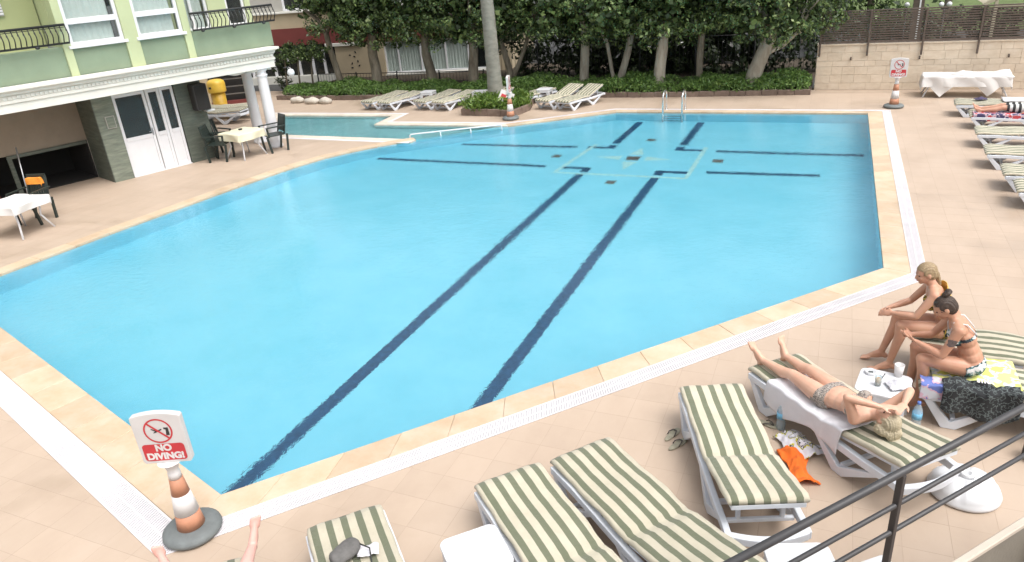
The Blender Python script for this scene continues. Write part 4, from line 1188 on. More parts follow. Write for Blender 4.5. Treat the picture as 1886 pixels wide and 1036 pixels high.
lounger(-0.83, 6.22, -68.5, 15, 'empty striped lounger with raised back beside the sunbather', GN)
loungerE = lounger(-0.29, 6.87, -46.8, 9, 'striped lounger with a white towel under the lying sunbather', GN)
loungerG = lounger(-3.99, 2.66, -43.5, 8, 'striped lounger cut off at the bottom left, with bare legs on it', GN)
lounger(1.07, 7.04, -3, 5, 'lounger draped with a yellow towel, on which the dark haired woman sits', GN)
lounger(1.06, 7.80, -3, 5, 'lounger behind the yellow towel, on which the blonde woman sits', GN)
GF = 'sun loungers along the planting bed'
for x, y, rz, ang, lb in ((-14.45, 20.7, 77, 4, 'far lounger at the left end of the row before the bed'), (-13.72, 20.6, 77, 4, 'far lounger second from the left in the row before the bed'),
                          (-12.42, 20.75, 75, 6, 'far lounger third from the left, beside the small white table'), (-11.68, 20.65, 75, 6, 'far lounger fourth from the left, nearest to the planter'),
                          (-10.9, 21.4, 66, 4, 'far lounger mostly hidden behind the palm trunk'), (-9.35, 21.25, 66, 4, 'far lounger behind the leaning notice in the planter'),
                          (-8.20, 20.95, 70, 19, 'far lounger with raised back, just right of the planter'), (-7.50, 20.8, 70, 21, 'far lounger with raised back, at the right end of the row')):
    lounger(x, y, rz, ang, lb, GF, sc=(0.93, 0.93, 0.78))
GR = 'sun loungers along the right edge'
for x, y, lb in ((2.79, 20.75, 'right hand lounger farthest back, next to the white clothed table'), (2.95, 19.45, 'right hand lounger on which a person lies, legs showing'), (2.86, 17.75, 'right hand lounger with a pale towel, nearer than the lying person'),
                 (2.82, 16.15, 'right hand lounger in the middle of the right edge'), (2.90, 14.75, 'right hand lounger second nearest, cut by the picture edge'), (2.95, 13.80, 'right hand lounger nearest to the camera at the right edge')):
    lounger(x, y, -4, 5, lb, GR, sc=(1.0, 1.08, 0.80))
lounger(-19.9, 18.45, 10, 4, 'lounger seen past the black loudspeaker, nearer of two', 'loungers beyond the porch')
lounger(-20.2, 19.2, 10, 4, 'lounger seen past the black loudspeaker, farther of two', 'loungers beyond the porch')

# white plastic side tables
def rounded(w, d, r, n=5):
    out = []
    for cx, cy_, a0 in ((w / 2 - r, d / 2 - r, 0), (-w / 2 + r, d / 2 - r, 90), (-w / 2 + r, -d / 2 + r, 180), (w / 2 - r, -d / 2 + r, 270)):
        for k in range(n + 1):
            a = R(a0 + 90 * k / n); out.append((cx + r * math.cos(a), cy_ + r * math.sin(a)))
    return out
_tt = {}
def side_table(x, y, rz, label, group='white plastic side tables'):
    if not _tt:
        me = MB().prism(rounded(0.46, 0.46, 0.07), 0.385, 0.415).mesh('top', 0.008, 2); me.materials.append(M['white_plastic']); _tt['top'] = me
        mb = MB()
        o_, i_ = rounded(0.445, 0.445, 0.065), rounded(0.415, 0.415, 0.05); n = len(o_)
        V = [(a, b, 0.32) for a, b in o_] + [(a, b, 0.384) for a, b in o_] + [(a, b, 0.32) for a, b in i_] + [(a, b, 0.384) for a, b in i_]
        mb.add(V, [(k, (k + 1) % n, n + (k + 1) % n, n + k) for k in range(n)] + [(2 * n + (k + 1) % n, 2 * n + k, 3 * n + k, 3 * n + (k + 1) % n) for k in range(n)] + [((k + 1) % n, k, 2 * n + k, 2 * n + (k + 1) % n) for k in range(n)])
        me = mb.mesh('apron'); me.materials.append(M['white_plastic']); _tt['apron'] = me
        mb = MB()
        # an L-shaped tapering leg at the +x +y corner
        for (w0, w1) in (((1, 0), (0, 1)),):
            for ax in (0, 1):
                V = []
                for z, e, wd, t in ((0.0, 0.225, 0.045, 0.022), (0.2, 0.214, 0.07, 0.02), (0.335, 0.21, 0.12, 0.018)):
                    if ax == 0: V += [(e - wd, e - t, z), (e, e - t, z), (e, e, z), (e - wd, e, z)]
                    else: V += [(e - t, e - wd, z), (e - 0.0005, e - wd, z), (e - 0.0005, e - t - 0.0005, z), (e - t, e - t - 0.0005, z)]
                F = [(3, 2, 1, 0), (8, 9, 10, 11)]
                for i in range(2):
                    for k in range(4): F.append((4 * i + k, 4 * i + (k + 1) % 4, 4 * i + 4 + (k + 1) % 4, 4 * i + 4 + k))
                mb.add(V, F)
        me = mb.mesh('leg'); me.materials.append(M['white_plastic']); _tt['leg'] = me
    t = empty('side_table', (x, y, 0), R(rz), label, 'side table', group)
    link('top', _tt['top'], None, t); link('apron', _tt['apron'], None, t)
    for k in range(4): link('leg', _tt['leg'], None, t, (0, 0, 0), (0, 0, R(90 * k)))
    return t
side_table(0.71, 6.70, -10, 'white plastic side table with a drink and an ashtray before the seated women')
side_table(-2.10, 3.50, 45, 'bare white plastic side table between two striped loungers at the bottom')
side_table(-12.76, 21.95, 5, 'small white table between the two left pairs of far loungers')
side_table(-10.80, 21.95, 5, 'small white table just left of the palm planter')
side_table(-8.62, 22.28, 5, 'small white table right of the planter beside the raised loungers')

# no-diving cones
M['orange'] = plain('faded_orange', (0.48, 0.225, 0.135), 0.6, 0.12, 9, 0.1, 60)
M['cone_white'] = plain('cone_white', (0.66, 0.64, 0.63), 0.55, 0.06, 8)
M['cone_grey'] = plain('grey_rubber', (0.145, 0.16, 0.16), 0.65, 0.15, 9, 0.2, 60)
M['sign_white'] = plain('sign_white', (0.60, 0.58, 0.57), 0.5, 0.04, 6)
M['sign_red'] = plain('sign_red', (0.52, 0.035, 0.045), 0.5, 0.06, 8)
M['sign_black'] = plain('sign_black', (0.03, 0.03, 0.03), 0.6, 0.1, 8)
def text_mesh(txt, size, spacing=1.0):
    cu = bpy.data.curves.new('lettering', 'FONT'); cu.body = txt; cu.size = size; cu.align_x = 'CENTER'; cu.align_y = 'CENTER'; cu.extrude = 0.0008; cu.offset = size * 0.05; cu.space_character = spacing
    ob = bpy.data.objects.new('lettering', cu); COL.objects.link(ob)
    dg = bpy.context.evaluated_depsgraph_get(); me = bpy.data.meshes.new_from_object(ob.evaluated_get(dg))
    bpy.data.objects.remove(ob)
    return me
T1, T2 = text_mesh('NO', 0.085), text_mesh('DIVING!', 0.085)
for t_ in (T1, T2): t_.materials.clear(); t_.materials.append(M['cone_white'])
def cone_sign(x, y, rz, label):
    t = empty('no_diving_sign', (x, y, 0.006), R(rz), label, 'sign', 'no diving signs round the pool')
    MB().lathe([(0.19, 0.0), (0.235, 0.008), (0.25, 0.03), (0.245, 0.055), (0.215, 0.078), (0.16, 0.088), (0.125, 0.09)], n=32).build('base', M['cone_grey'], t)
    def rr(z): return 0.118 - 0.062 * (z - 0.08) / 0.52
    for z0, z1, m_, nm in ((0.085, 0.24, 'orange', 'cone_band'), (0.2405, 0.44, 'cone_white', 'cone_band'), (0.4405, 0.60, 'orange', 'cone_band')):
        e = 0.002 if m_ == 'cone_white' else 0.0
        MB().lathe([(rr(z0) + e, z0), (rr(z1) + e, z1)], n=28).build(nm, M[m_], t)
    MB().lathe([(0.052, 0.60), (0.052, 0.66), (0.043, 0.675), (0.06, 0.74), (0.10, 0.775)], n=20).build('neck', M['cone_white'], t)
    # panel faces local -y
    top = []
    for k in range(13):
        u = -1 + 2 * k / 12; top.append((u * 0.198, 1.235 + 0.028 * (1 - u * u)))
    out = [(-0.205, 0.80), (-0.19, 0.775), (0.19, 0.775), (0.205, 0.80), (0.207, 1.22)] + top[::-1] + [(-0.207, 1.22)]
    n = len(out); mb = MB()
    mb.add([(a, -0.028, b) for a, b in out] + [(a, 0.028, b) for a, b in out], [tuple(range(n)), tuple(reversed(range(n, 2 * n)))] + [((k + 1) % n, k, n + k, n + (k + 1) % n) for k in range(n)])
    panel = mb.build('panel', M['sign_white'], t, 0.006, 2)
    yf = -0.0305
    for sgn in (1, -1):
        f = yf * sgn
        rg = MB(); k = 40; V = []
        for i in range(k):
            a = 2 * math.pi * i / k
            V += [(0.118 * math.cos(a), f, 1.095 + 0.118 * math.sin(a)), (0.104 * math.cos(a), f, 1.095 + 0.104 * math.sin(a))]
        rg.add(V, [(2 * i, 2 * ((i + 1) % k), 2 * ((i + 1) % k) + 1, 2 * i + 1)[::sgn] for i in range(k)])
        rg.build('red_ring', M['sign_red'], panel)
        d_ = Vector((0.08, 0, -0.08)).normalized() * 0.108; w_2 = Vector((0.006, 0, 0.006)); c_ = Vector((0, f * 1.01, 1.095))
        MB().add([c_ - d_ - w_2, c_ + d_ - w_2, c_ + d_ + w_2, c_ - d_ + w_2], [(0, 1, 2, 3)[::sgn]]).build('red_slash', M['sign_red'], panel)
        dv = MB()
        dv.add([(-0.045, f * 1.005, 1.075), (-0.03, f * 1.005, 1.09), (0.03, f * 1.005, 1.115), (0.035, f * 1.005, 1.105), (-0.02, f * 1.005, 1.08)], [(0, 4, 3, 2, 1)[::sgn]])
        dv.add([(-0.02, f * 1.005, 1.09), (-0.055, f * 1.005, 1.112), (-0.052, f * 1.005, 1.12), (-0.008, f * 1.005, 1.098)], [(0, 3, 2, 1)[::sgn]])
        dv.add([(0.058, f * 1.005, 1.05), (0.088, f * 1.005, 1.05), (0.088, f * 1.005, 1.125), (0.05, f * 1.005, 1.125), (0.05, f * 1.005, 1.11), (0.066, f * 1.005, 1.105)], [(0, 1, 2, 3, 4, 5)[::sgn]])
        dv.build('diver_symbol', M['sign_black'], panel)
        rp = rounded(0.35, 0.165, 0.03)
        MB().add([(a, f, 0.885 + b) for a, b in rp], [tuple(range(len(rp)))[::sgn]]).build('red_label', M['sign_red'], panel)
        rot = (R(90), 0, 0) if sgn > 0 else (R(90), 0, R(180))
        link('lettering', T1, None, panel, (0, f * 1.04, 0.927), rot); link('lettering', T2, None, panel, (0, f * 1.04, 0.845), rot)
    return t
cone_sign(-4.80, 3.27, 24, 'near no diving sign on an orange and white cone at the pool corner')
cone_sign(1.49, 21.55, 4, 'far no diving sign on a cone by the back right pool corner')
cone_sign(-8.72, 20.0 - 0.35, 104, 'far no diving sign seen almost edge on beside the palm planter')
# a notice leaning among the plants
nb = MB().b2(-0.22, 0.22, -0.01, 0.01, 0, 0.42).build('notice_board', M['sign_white'], loc=(-9.35, 20.55, 0.25), rot=(R(-22), R(24), R(10)), bevel=0.004)
tag(nb, 'white notice board leaning askew among the planter leaves', 'notice')
MB().b2(-0.16, 0.0, -0.0125, -0.0105, 0.16, 0.30).build('printed_mark', M['sign_red'], nb)

# steel pool ladder
M['steel'] = plain('stainless_steel', (0.68, 0.68, 0.67), 0.22, 0.05, 12, metal=0.85)
lad = empty('pool_ladder', (-4.15, 20.8, 0), 0, 'stainless steel pool ladder at the far edge', 'pool ladder')
for dx in (-0.27, 0.27):
    pts = [(dx, 0.34, 0.0)]
    for k in range(13):
        a = math.pi * k / 12; pts.append((dx, 0.10 + 0.24 * math.cos(a), 0.42 + 0.16 * math.sin(a)))
    pts.append((dx, -0.16, -0.95))
    MB().tube(pts, 0.024, 10).build('hand_rail', M['steel'], lad)
    MB().lathe([(0.055, 0.01), (0.055, 0.018), (0.03, 0.024)], (dx, 0.34, 0), 14).build('flange', M['steel'], lad)
for k in range(3): MB().b2(-0.25, 0.25, -0.20, -0.12, -0.30 - k * 0.25, -0.275 - k * 0.25).build('step', M['steel'], lad, 0.005)
# white rail over the wall between the pools
pr = empty('divider_rail', (0, 0, 0), 0, 'low white pipe rail on the wall between the two pools', 'rail')
A_, B_ = Vector((-10.72, 17.15, 0.10)), Vector((-8.52, 18.5, 0.10))
MB().tube([A_ + Vector((0, 0, -0.25)), A_ + Vector((0, 0, -0.03)), A_ + Vector((0.03, 0.02, 0)), B_ + Vector((-0.03, -0.02, 0)), B_ + Vector((0, 0, -0.03)), B_ + Vector((0, 0, -0.25))], 0.020, 10).build('pipe', M['white_plastic'], pr)
for t in (0.33, 0.66):
    q = A_.lerp(B_, t); MB().tube([q + Vector((0, 0, -0.25)), q + Vector((0, 0, -0.02))], 0.018, 8).build('upright', M['white_plastic'], pr)

# dark plastic armchairs
M['dark_plastic'] = plain('dark_green_plastic', (0.018, 0.028, 0.024), 0.4, 0.2, 8)
_ch = {}
def armchair(x, y, rz, label, group):
    if not _ch:
        def reg(n, mb, bev=0.008): me = mb.mesh(n, bev, 2); me.materials.append(M['dark_plastic']); _ch[n] = me
        s = MB().prism(rounded(0.46, 0.44, 0.06), 0.405, 0.43); reg('seat', s)
        b = MB(); bw = 0.21
        for sx in (-1, 1): b.bar((sx * bw, 0.20, 0.42), (sx * 0.19, 0.30, 0.84), 0.045, 0.03)
        b.bar((-0.20, 0.305, 0.85), (0.20, 0.305, 0.85), 0.03, 0.07); b.bar((-0.20, 0.225, 0.50), (0.20, 0.225, 0.50), 0.03, 0.04)
        for k in range(6): b.bar((-0.145 + k * 0.058, 0.225, 0.51), (-0.145 + k * 0.058, 0.30, 0.83), 0.042, 0.018)
        reg('backrest', b, 0.004)
        reg('leg', MB().bar((0, 0, 0), (0.0, 0, 0.42), 0.05, 0.04), 0.006)
        a = MB().bar((0, -0.21, 0.40), (0, -0.23, 0.63), 0.045, 0.04).bar((0, -0.25, 0.64), (0, 0.25, 0.64), 0.05, 0.028); reg('armrest', a)
    t = empty('armchair', (x, y, 0), R(rz), label, 'chair', group); t.scale = (1.1, 1.1, 1.08)
    link('seat', _ch['seat'], None, t); link('backrest', _ch['backrest'], None, t)
    for sx in (-1, 1):
        link('armrest', _ch['armrest'], None, t, (sx * 0.255, 0, 0))
        link('leg', _ch['leg'], None, t, (sx * 0.235, -0.20, 0), (R(6), R(-sx * 4), 0)); link('leg', _ch['leg'], None, t, (sx * 0.225, 0.215, 0), (R(-8), R(-sx * 4), 0))
    return t
GC = 'dark plastic armchairs on the porch'
armchair(-14.92, 14.35, 112, 'dark armchair with its back to the door at the cream clothed table', GC)
armchair(-15.35, 14.75, 80, 'dark armchair in the shade of the slate pier behind the cream table', GC)
armchair(-14.0, 15.45, -28, 'dark armchair on the column side of the cream clothed table', GC)
armchair(-15.35, 9.35, 15, 'dark armchair beside the table at the left picture edge', GC)
# cloth-covered tables
def cloth(name, w, d, over, h, mat, parent, seed=0, wob=0.02, diamond=0.0, cx=0.0, lump=0.0):
    n = 44; V = []; F = []
    rs = random.Random(seed); ph = [rs.uniform(0, 6.28) for _ in range(4)]
    X = w / 2 + over; Y = d / 2 + over
    for i in range(n + 1):
        for j in range(n + 1):
            x = -X + 2 * X * i / n; y = -Y + 2 * Y * j / n
            if diamond:
                p_, q_ = (i / n - 0.5) * diamond, (j / n - 0.5) * diamond; x, y = cx + (p_ - q_), p_ + q_
            ex = max(0, abs(x) - w / 2); ey = max(0, abs(y) - d / 2); e = math.hypot(ex, ey)
            bx = max(-w / 2, min(w / 2, x)); by = max(-d / 2, min(d / 2, y))
            if e > 0:
                dx, dy = math.copysign(ex / e, x), math.copysign(ey / e, y)
                r_ = 0.02 + 0.10 * e * (0.5 + 0.5 * math.sin(14 * (x * dy - y * dx) + ph[0])) + wob * math.sin(9 * (x + y) + ph[1])
                V.append((bx + dx * r_, by + dy * r_, h - e * 0.97))
            else:
                V.append((x, y, h + 0.002 * math.sin(20 * x + ph[2]) * math.sin(17 * y + ph[3]) + lump * max(0, math.sin(5.3 * x + ph[1]) * math.cos(6 * y + ph[2]))))
    for i in range(n):
        for j in range(n):
            F.append((i * (n + 1) + j, (i + 1) * (n + 1) + j, (i + 1) * (n + 1) + j + 1, i * (n + 1) + j + 1))
    return MB().add(V, F, True).build(name, mat, parent)
M['cream_cloth'] = plain('cream_tablecloth', (0.66, 0.63, 0.47), 0.9, 0.06, 4, 0.2, 30)
M['white_cloth'] = plain('white_tablecloth', (0.66, 0.64, 0.62), 0.9, 0.05, 4, 0.2, 30)
def dining_table(x, y, rz, w, d, h, label, leg=0.0):
    t = empty('dining_table', (x, y, 0), R(rz), label, 'table')
    MB().prism(rounded(w, d, 0.05), h - 0.03, h - 0.004).build('tabletop', M['white_plastic'], t, 0.006)
    for sx in (-1, 1):
        for sy in (-1, 1):
            MB().tube([(sx * (w / 2 - 0.12), sy * (d / 2 - 0.12), h - 0.03), (sx * (w / 2 - 0.16), sy * (d / 2 - 0.16), h * 0.45), (sx * (w / 2 - 0.04), sy * (d / 2 - 0.04), 0.0)], 0.02, 8).build('leg', M['white_plastic'], t)
    return t
dining_table(-14.45, 14.78, -10, 0.82, 0.82, 0.70, 'white plastic table under the cream cloth near the columns')
c = cloth('tablecloth', 0.82, 0.82, 0.20, 0.702, M['cream_cloth'], None, 3); c.location = (-14.45, 14.78, 0); c.rotation_euler = (0, 0, R(-10)); tag(c, 'cream tablecloth draped over the porch table near the columns', 'tablecloth')
as_ = MB().lathe([(0.0, 0.0), (0.05, 0.0), (0.055, 0.03), (0.045, 0.03), (0.04, 0.012), (0.0, 0.012)], n=16).build('ashtray', M['iron'], loc=(-14.55, 14.85, 0.708)); tag(as_, 'small dark ashtray on the cream tablecloth', 'ashtray')
dining_table(-14.95, 8.75, 8, 0.85, 0.85, 0.68, 'white folding table under a white cloth at the left picture edge')
c = cloth('tablecloth', 0.85, 0.85, 0.16, 0.684, M['white_cloth'], None, 8); c.location = (-14.95, 8.75, 0); c.rotation_euler = (0, 0, R(8)); tag(c, 'white tablecloth over the table at the left picture edge', 'tablecloth')
dining_table(3.25, 23.2, -2, 2.05, 0.75, 0.56, 'long low table under a white cloth before the stone wall')
c = cloth('tablecloth', 2.05, 0.75, 0.27, 0.560, M['white_cloth'], None, 21, 0.02); c.location = (3.25, 23.2, 0); c.rotation_euler = (0, 0, R(-2)); tag(c, 'lowest white tablecloth covering the whole long table by the stone wall', 'tablecloth', 'white tablecloths on the long table')
for cx_, zz_, dm_, lb in ((-0.58, 0.568, 0.93, 'left white tablecloth hanging in a point over the long table by the stone wall'), (0.52, 0.577, 0.92, 'right white tablecloth hanging in a point over the long table by the stone wall')):
    c = cloth('tablecloth', 2.05, 0.75, 0.26, zz_, M['white_cloth'], None, 5 + int(cx_ * 10), 0.02, dm_, cx_, 0.07); c.location = (3.25, 23.2, 0); c.rotation_euler = (0, 0, R(-2)); tag(c, lb, 'tablecloth', 'white tablecloths on the long table')
M['orange_cloth'] = plain('orange_cloth', (0.72, 0.25, 0.03), 0.9, 0.2, 12)
tw = cloth('towel', 0.30, 0.05, 0.14, 0.0, M['orange_cloth'], None, 12); tw.location = (-15.42, 9.60, 0.90); tw.rotation_euler = (0, 0, R(15)); tag(tw, 'orange and yellow cloth hung over the chair at the left edge', 'cloth')
# cue-like pole leaning at the bar
po = MB().tube([(0, 0, 0), (-0.35, 0.35, 1.35)], 0.016, 8).build('pole', M['grey_metal'], loc=(-16.35, 9.9, 0.0)); tag(po, 'thin pale pole leaning in the dark bar opening', 'pole')
# dark glazed pavilion seen past the porch
pv = empty('garden_pavilion', (-22.9, 20.85, 0), R(33), 'dark glazed pavilion seen past the loudspeaker behind the yellow bin', 'building')
MB().b2(-1.5, 1.0, 0, 0.2, 0, 2.15).build('wall', M['beige'], pv)
MB().b2(1.0, 2.6, 0.15, 0.2, 0, 2.15).build('dark_opening', M['dark_inside'], pv)
MB().b2(1.0, 2.6, -0.05, 0.14, 0, 0.12).build('plinth', M['red'], pv)
for k in range(4): MB().b2(1.0, 2.6, 0.02, 0.05, 0.35 + k * 0.28, 0.39 + k * 0.28).build('rail', M['grey_metal'], pv)
MB().b2(-1.6, 2.7, -0.15, 3.0, 2.15, 2.25).build('roof', M['cornice'], pv)
# yellow litter bin
bn = empty('litter_bin', (-20.1, 19.85, 0), 0, 'yellow litter bin with a domed lid behind the porch', 'litter bin')
M['yellow'] = plain('yellow_plastic', (0.55, 0.33, 0.035), 0.45, 0.12, 5)
M['yellow2'] = plain('bright_yellow_plastic', (0.72, 0.46, 0.06), 0.4, 0.1, 5)
MB().lathe([(0.225, 0.0), (0.23, 0.1), (0.25, 0.80)], n=24).build('drum', M['yellow'], bn)
MB().lathe([(0.30, 0.80), (0.31, 0.84), (0.31, 1.10), (0.285, 1.18), (0.21, 1.23), (0.0, 1.26)], n=24).build('lid', M['yellow2'], bn)
MB().b2(-0.05, 0.05, -0.318, -0.29, 0.95, 1.02).build('flap', M['sign_black'], bn, 0.004)
# loudspeaker on the slate pier
ls = empty('loudspeaker', (-14.2, 15.75, 0), R(71), 'black loudspeaker box mounted on the slate pier by the door', 'loudspeaker')
MB().b2(-1.80, -1.42, 0.42, 0.72, 1.33, 2.0).build('cabinet', M['sign_black'], ls, 0.03, 3)
MB().b2(-1.77, -1.45, 0.405, 0.419, 1.37, 1.96).build('grille', M['dark_inside'], ls, 0.004)
MB().b2(-1.70, -1.52, 0.70, 0.748, 1.5, 1.75).build('bracket', M['iron'], ls)
MB().b2(-1.52, -1.30, 0.50, 0.72, 1.26, 1.31).build('base_plate', M['white_plastic'], ls, 0.01)

# parapet wall and handrail in the foreground
dirv = Vector((0.635, 0.772, 0)).normalized(); nrm = Vector((dirv.y, -dirv.x, 0))
M['parapet'] = plain('parapet_render', (0.19, 0.17, 0.14), 0.85, 0.12, 3, 0.25, 60)
base = Vector((0.32, 2.13, 0))
pw = empty('parapet_wall', (0, 0, 0), 0, 'grey brown parapet wall below the handrail in the bottom right corner', 'wall')
def along(s, off, z): p = base + dirv * s + nrm * off; return (p.x, p.y, z)
def slab(name, s0, s1, o0, o1, z0, z1, mat, par, bev=0.0):
    q = [along(s0, o0, 0), along(s1, o0, 0), along(s1, o1, 0), along(s0, o1, 0)]
    poly = [(a[0], a[1]) for a in q]
    if sum(poly[m][0] * poly[(m + 1) % 4][1] - poly[(m + 1) % 4][0] * poly[m][1] for m in range(4)) < 0: poly = poly[::-1]
    return MB().prism(poly, z0, z1).build(name, mat, par, bev)
slab('wall_body', -1.4, 3.2, 0.0, 0.02, 0.0, 2.19, M['parapet'], pw)
slab('cap', -1.4, 3.2, -0.006, 0.023, 2.191, 2.215, plain('parapet_cap', (0.50, 0.43, 0.36), 0.7, 0.08, 5), pw, 0.004)
slab('pier', 0.92, 1.5, 0.021, 0.30, 0.0, 2.18, plain('pier_render', (0.36, 0.33, 0.25), 0.85, 0.1, 3), pw)
hr = empty('handrail', (0, 0, 0), 0, 'dark grey three bar handrail in the bottom right corner', 'railing')
M['rail_top'] = plain('grey_rail_paint', (0.05, 0.048, 0.05), 0.45, 0.12, 10)
M['rail_dark'] = plain('dark_rail_paint', (0.035, 0.03, 0.03), 0.5, 0.15, 10)
def alv(s, z): return Vector(along(s, -0.015, z))
MB().tube([alv(-1.4, 2.80), alv(3.2, 2.80)], 0.0128, 12).build('top_rail', M['rail_top'], hr)
for z in (2.665, 2.55): MB().tube([alv(-1.4, z), alv(3.2, z)], 0.0085, 10).build('bar', M['rail_top'], hr)
for s in (-1.2, 0.02, 1.25, 2.5): MB().bar(alv(s, 2.215), alv(s, 2.79), 0.023, 0.018, dirv).build('post', M['rail_dark'], hr, 0.002)
# ================================================================== PEOPLE
def skin_mat(name, col, red=0.10):
    m, nt, b = new_mat(name)
    pos = coords(nt)
    n = noise(nt, 7, 4, 0.6, pos)
    r = ramp(nt, n.outputs['Fac'], [(0.3, (col[0] * 0.96, col[1] * 0.88, col[2] * 0.86)), (0.7, (min(1, col[0] * 1.04), col[1] * 1.07, col[2] * 1.08))])
    nt.links.new(r.outputs[0], b.inputs['Base Color'])
    b.inputs['Roughness'].default_value = 0.48
    b.inputs['Subsurface Weight'].default_value = 0.12
    b.inputs['Subsurface Radius'].default_value = (0.012, 0.005, 0.003)
    n2 = noise(nt, 120, 3, 0.6, pos)
    bp = nt.nodes.new('ShaderNodeBump'); bp.inputs['Strength'].default_value = 0.08; bp.inputs['Distance'].default_value = 0.002
    nt.links.new(n2.outputs['Fac'], bp.inputs['Height']); nt.links.new(bp.outputs[0], b.inputs['Normal'])
    return m
def pattern_mat(name, base, spots, scale=30, thr=0.52):
    m, nt, b = new_mat(name)
    pos = coords(nt)
    v = nt.nodes.new('ShaderNodeTexVoronoi'); v.inputs['Scale'].default_value = scale; nt.links.new(pos, v.inputs['Vector'])
    n = noise(nt, scale * 0.7, 3, 0.6, pos)
    ad = nt.nodes.new('ShaderNodeMath'); ad.operation = 'ADD'; nt.links.new(n.outputs['Fac'], ad.inputs[0])
    ml = nt.nodes.new('ShaderNodeMath'); ml.operation = 'MULTIPLY'; ml.inputs[1].default_value = 0.25; nt.links.new(v.outputs['Distance'], ml.inputs[0]); nt.links.new(ml.outputs[0], ad.inputs[1])
    stops = [(0.0, base), (thr, base)]
    step = (0.92 - thr) / max(1, len(spots)) * 0.4
    for i, c in enumerate(spots): stops += [(thr + 0.01 + i * step, c), (thr + step * (i + 0.95), c)]
    r = ramp(nt, ad.outputs[0], stops)
    nt.links.new(r.outputs[0], b.inputs['Base Color']); b.inputs['Roughness'].default_value = 0.85
    return m
M['skin_tan'] = skin_mat('tanned_skin', (0.51, 0.275, 0.18))
M['skin_mid'] = skin_mat('mid_skin', (0.55, 0.31, 0.21))
M['skin_fair'] = skin_mat('fair_skin', (0.64, 0.39, 0.28))
M['skin_pink'] = skin_mat('pink_skin', (0.66, 0.40, 0.345))
def hair_mat(name, a, b_):
    m, nt, b = new_mat(name)
    pos = coords(nt, 'Object', (3, 3, 14))
    n = noise(nt, 14, 6, 0.7, pos)
    r = ramp(nt, n.outputs['Fac'], [(0.3, a), (0.7, b_)]); nt.links.new(r.outputs[0], b.inputs['Base Color'])
    b.inputs['Roughness'].default_value = 0.45
    bp = nt.nodes.new('ShaderNodeBump'); bp.inputs['Strength'].default_value = 0.7; bp.inputs['Distance'].default_value = 0.01
    nt.links.new(n.outputs['Fac'], bp.inputs['Height']); nt.links.new(bp.outputs[0], b.inputs['Normal'])
    return m
M['hair_blonde'] = hair_mat('blonde_hair', (0.19, 0.125, 0.065), (0.46, 0.35, 0.21))
M['hair_dark'] = hair_mat('dark_hair', (0.025, 0.016, 0.012), (0.085, 0.055, 0.04))
M['hair_pale'] = hair_mat('pale_blonde_hair', (0.36, 0.29, 0.18), (0.66, 0.58, 0.42))
M['eye'] = plain('eye', (0.05, 0.035, 0.03), 0.2, 0.1, 20)
M['lip'] = plain('lip', (0.42, 0.15, 0.13), 0.5, 0.1, 20)
M['nail'] = plain('nail_polish', (0.50, 0.12, 0.14), 0.25, 0.05, 20)

V3 = lambda *a: Vector(a)
def remesh(mb, vox, it=6, fac=0.5):
    me = mb.mesh('tmp'); ob = bpy.data.objects.new('tmp', me); COL.objects.link(ob)
    r = ob.modifiers.new('r', 'REMESH'); r.mode = 'VOXEL'; r.voxel_size = vox; r.use_smooth_shade = True
    s = ob.modifiers.new('s', 'SMOOTH'); s.factor = fac; s.iterations = it
    dg = bpy.context.evaluated_depsgraph_get(); out = bpy.data.meshes.new_from_object(ob.evaluated_get(dg))
    bpy.data.objects.remove(ob); bpy.data.meshes.remove(me)
    out.polygons.foreach_set('use_smooth', [True] * len(out.polygons))
    return out
def limb(mb, pts, rad, n=14):
    """tapered limb with rounded ends through several points"""
    pts = [Vector(p) for p in pts]
    mb.tube(pts, rad, n)
    for p, r in zip(pts, rad): mb.ell(p, (r, r, r), n, 8)
def frame(a, b, side):
    """rotation with z along a->b and x towards side"""
    z = (Vector(b) - Vector(a)).normalized(); x = Vector(side); x = (x - z * x.dot(z)).normalized(); y = z.cross(x)
    return Matrix((x, y, z)).transposed()
def hand(mb, w, d, palm_n, s=1.0, curl=0.5, spread=0.16, flip=1):
    """palm and five unequal fingers; d = finger direction, palm_n = out of the palm, flip = thumb side"""
    w = Vector(w); d = Vector(d).normalized(); pn = Vector(palm_n); pn = (pn - d * pn.dot(d)).normalized(); sd = d.cross(pn) * flip
    Mx = Matrix((sd, pn, d)).transposed()
    mb.ell(w + d * 0.045 * s, (0.038 * s, 0.015 * s, 0.052 * s), 12, 8, Mx)
    for k, (o, L) in enumerate(((0.028, 0.068), (0.010, 0.078), (-0.009, 0.073), (-0.027, 0.056))):
        b0 = w + d * 0.085 * s + sd * o * s
        dd = (d + sd * o * spread * 20 * 0.25).normalized()
        p1 = b0 + (dd * math.cos(curl * 0.5) + pn * math.sin(curl * 0.5)) * L * 0.48 * s
        p2 = p1 + (dd * math.cos(curl * 1.3) + pn * math.sin(curl * 1.3)) * L * 0.32 * s
        p3 = p2 + (dd * math.cos(curl * 2.0) + pn * math.sin(curl * 2.0)) * L * 0.24 * s
        limb(mb, [b0 - d * 0.02, b0, p1, p2, p3], [0.0095 * s, 0.0098 * s, 0.0088 * s, 0.008 * s, 0.007 * s], 8)
    t0 = w + d * 0.022 * s + sd * 0.026 * s
    t1 = t0 + (d * 0.7 + sd * 0.75 + pn * 0.3).normalized() * 0.036 * s; t2 = t1 + (d * 0.95 + sd * 0.3 + pn * 0.35).normalized() * 0.03 * s
    limb(mb, [t0, t1, t2], [0.0125 * s, 0.0105 * s, 0.0085 * s], 8)
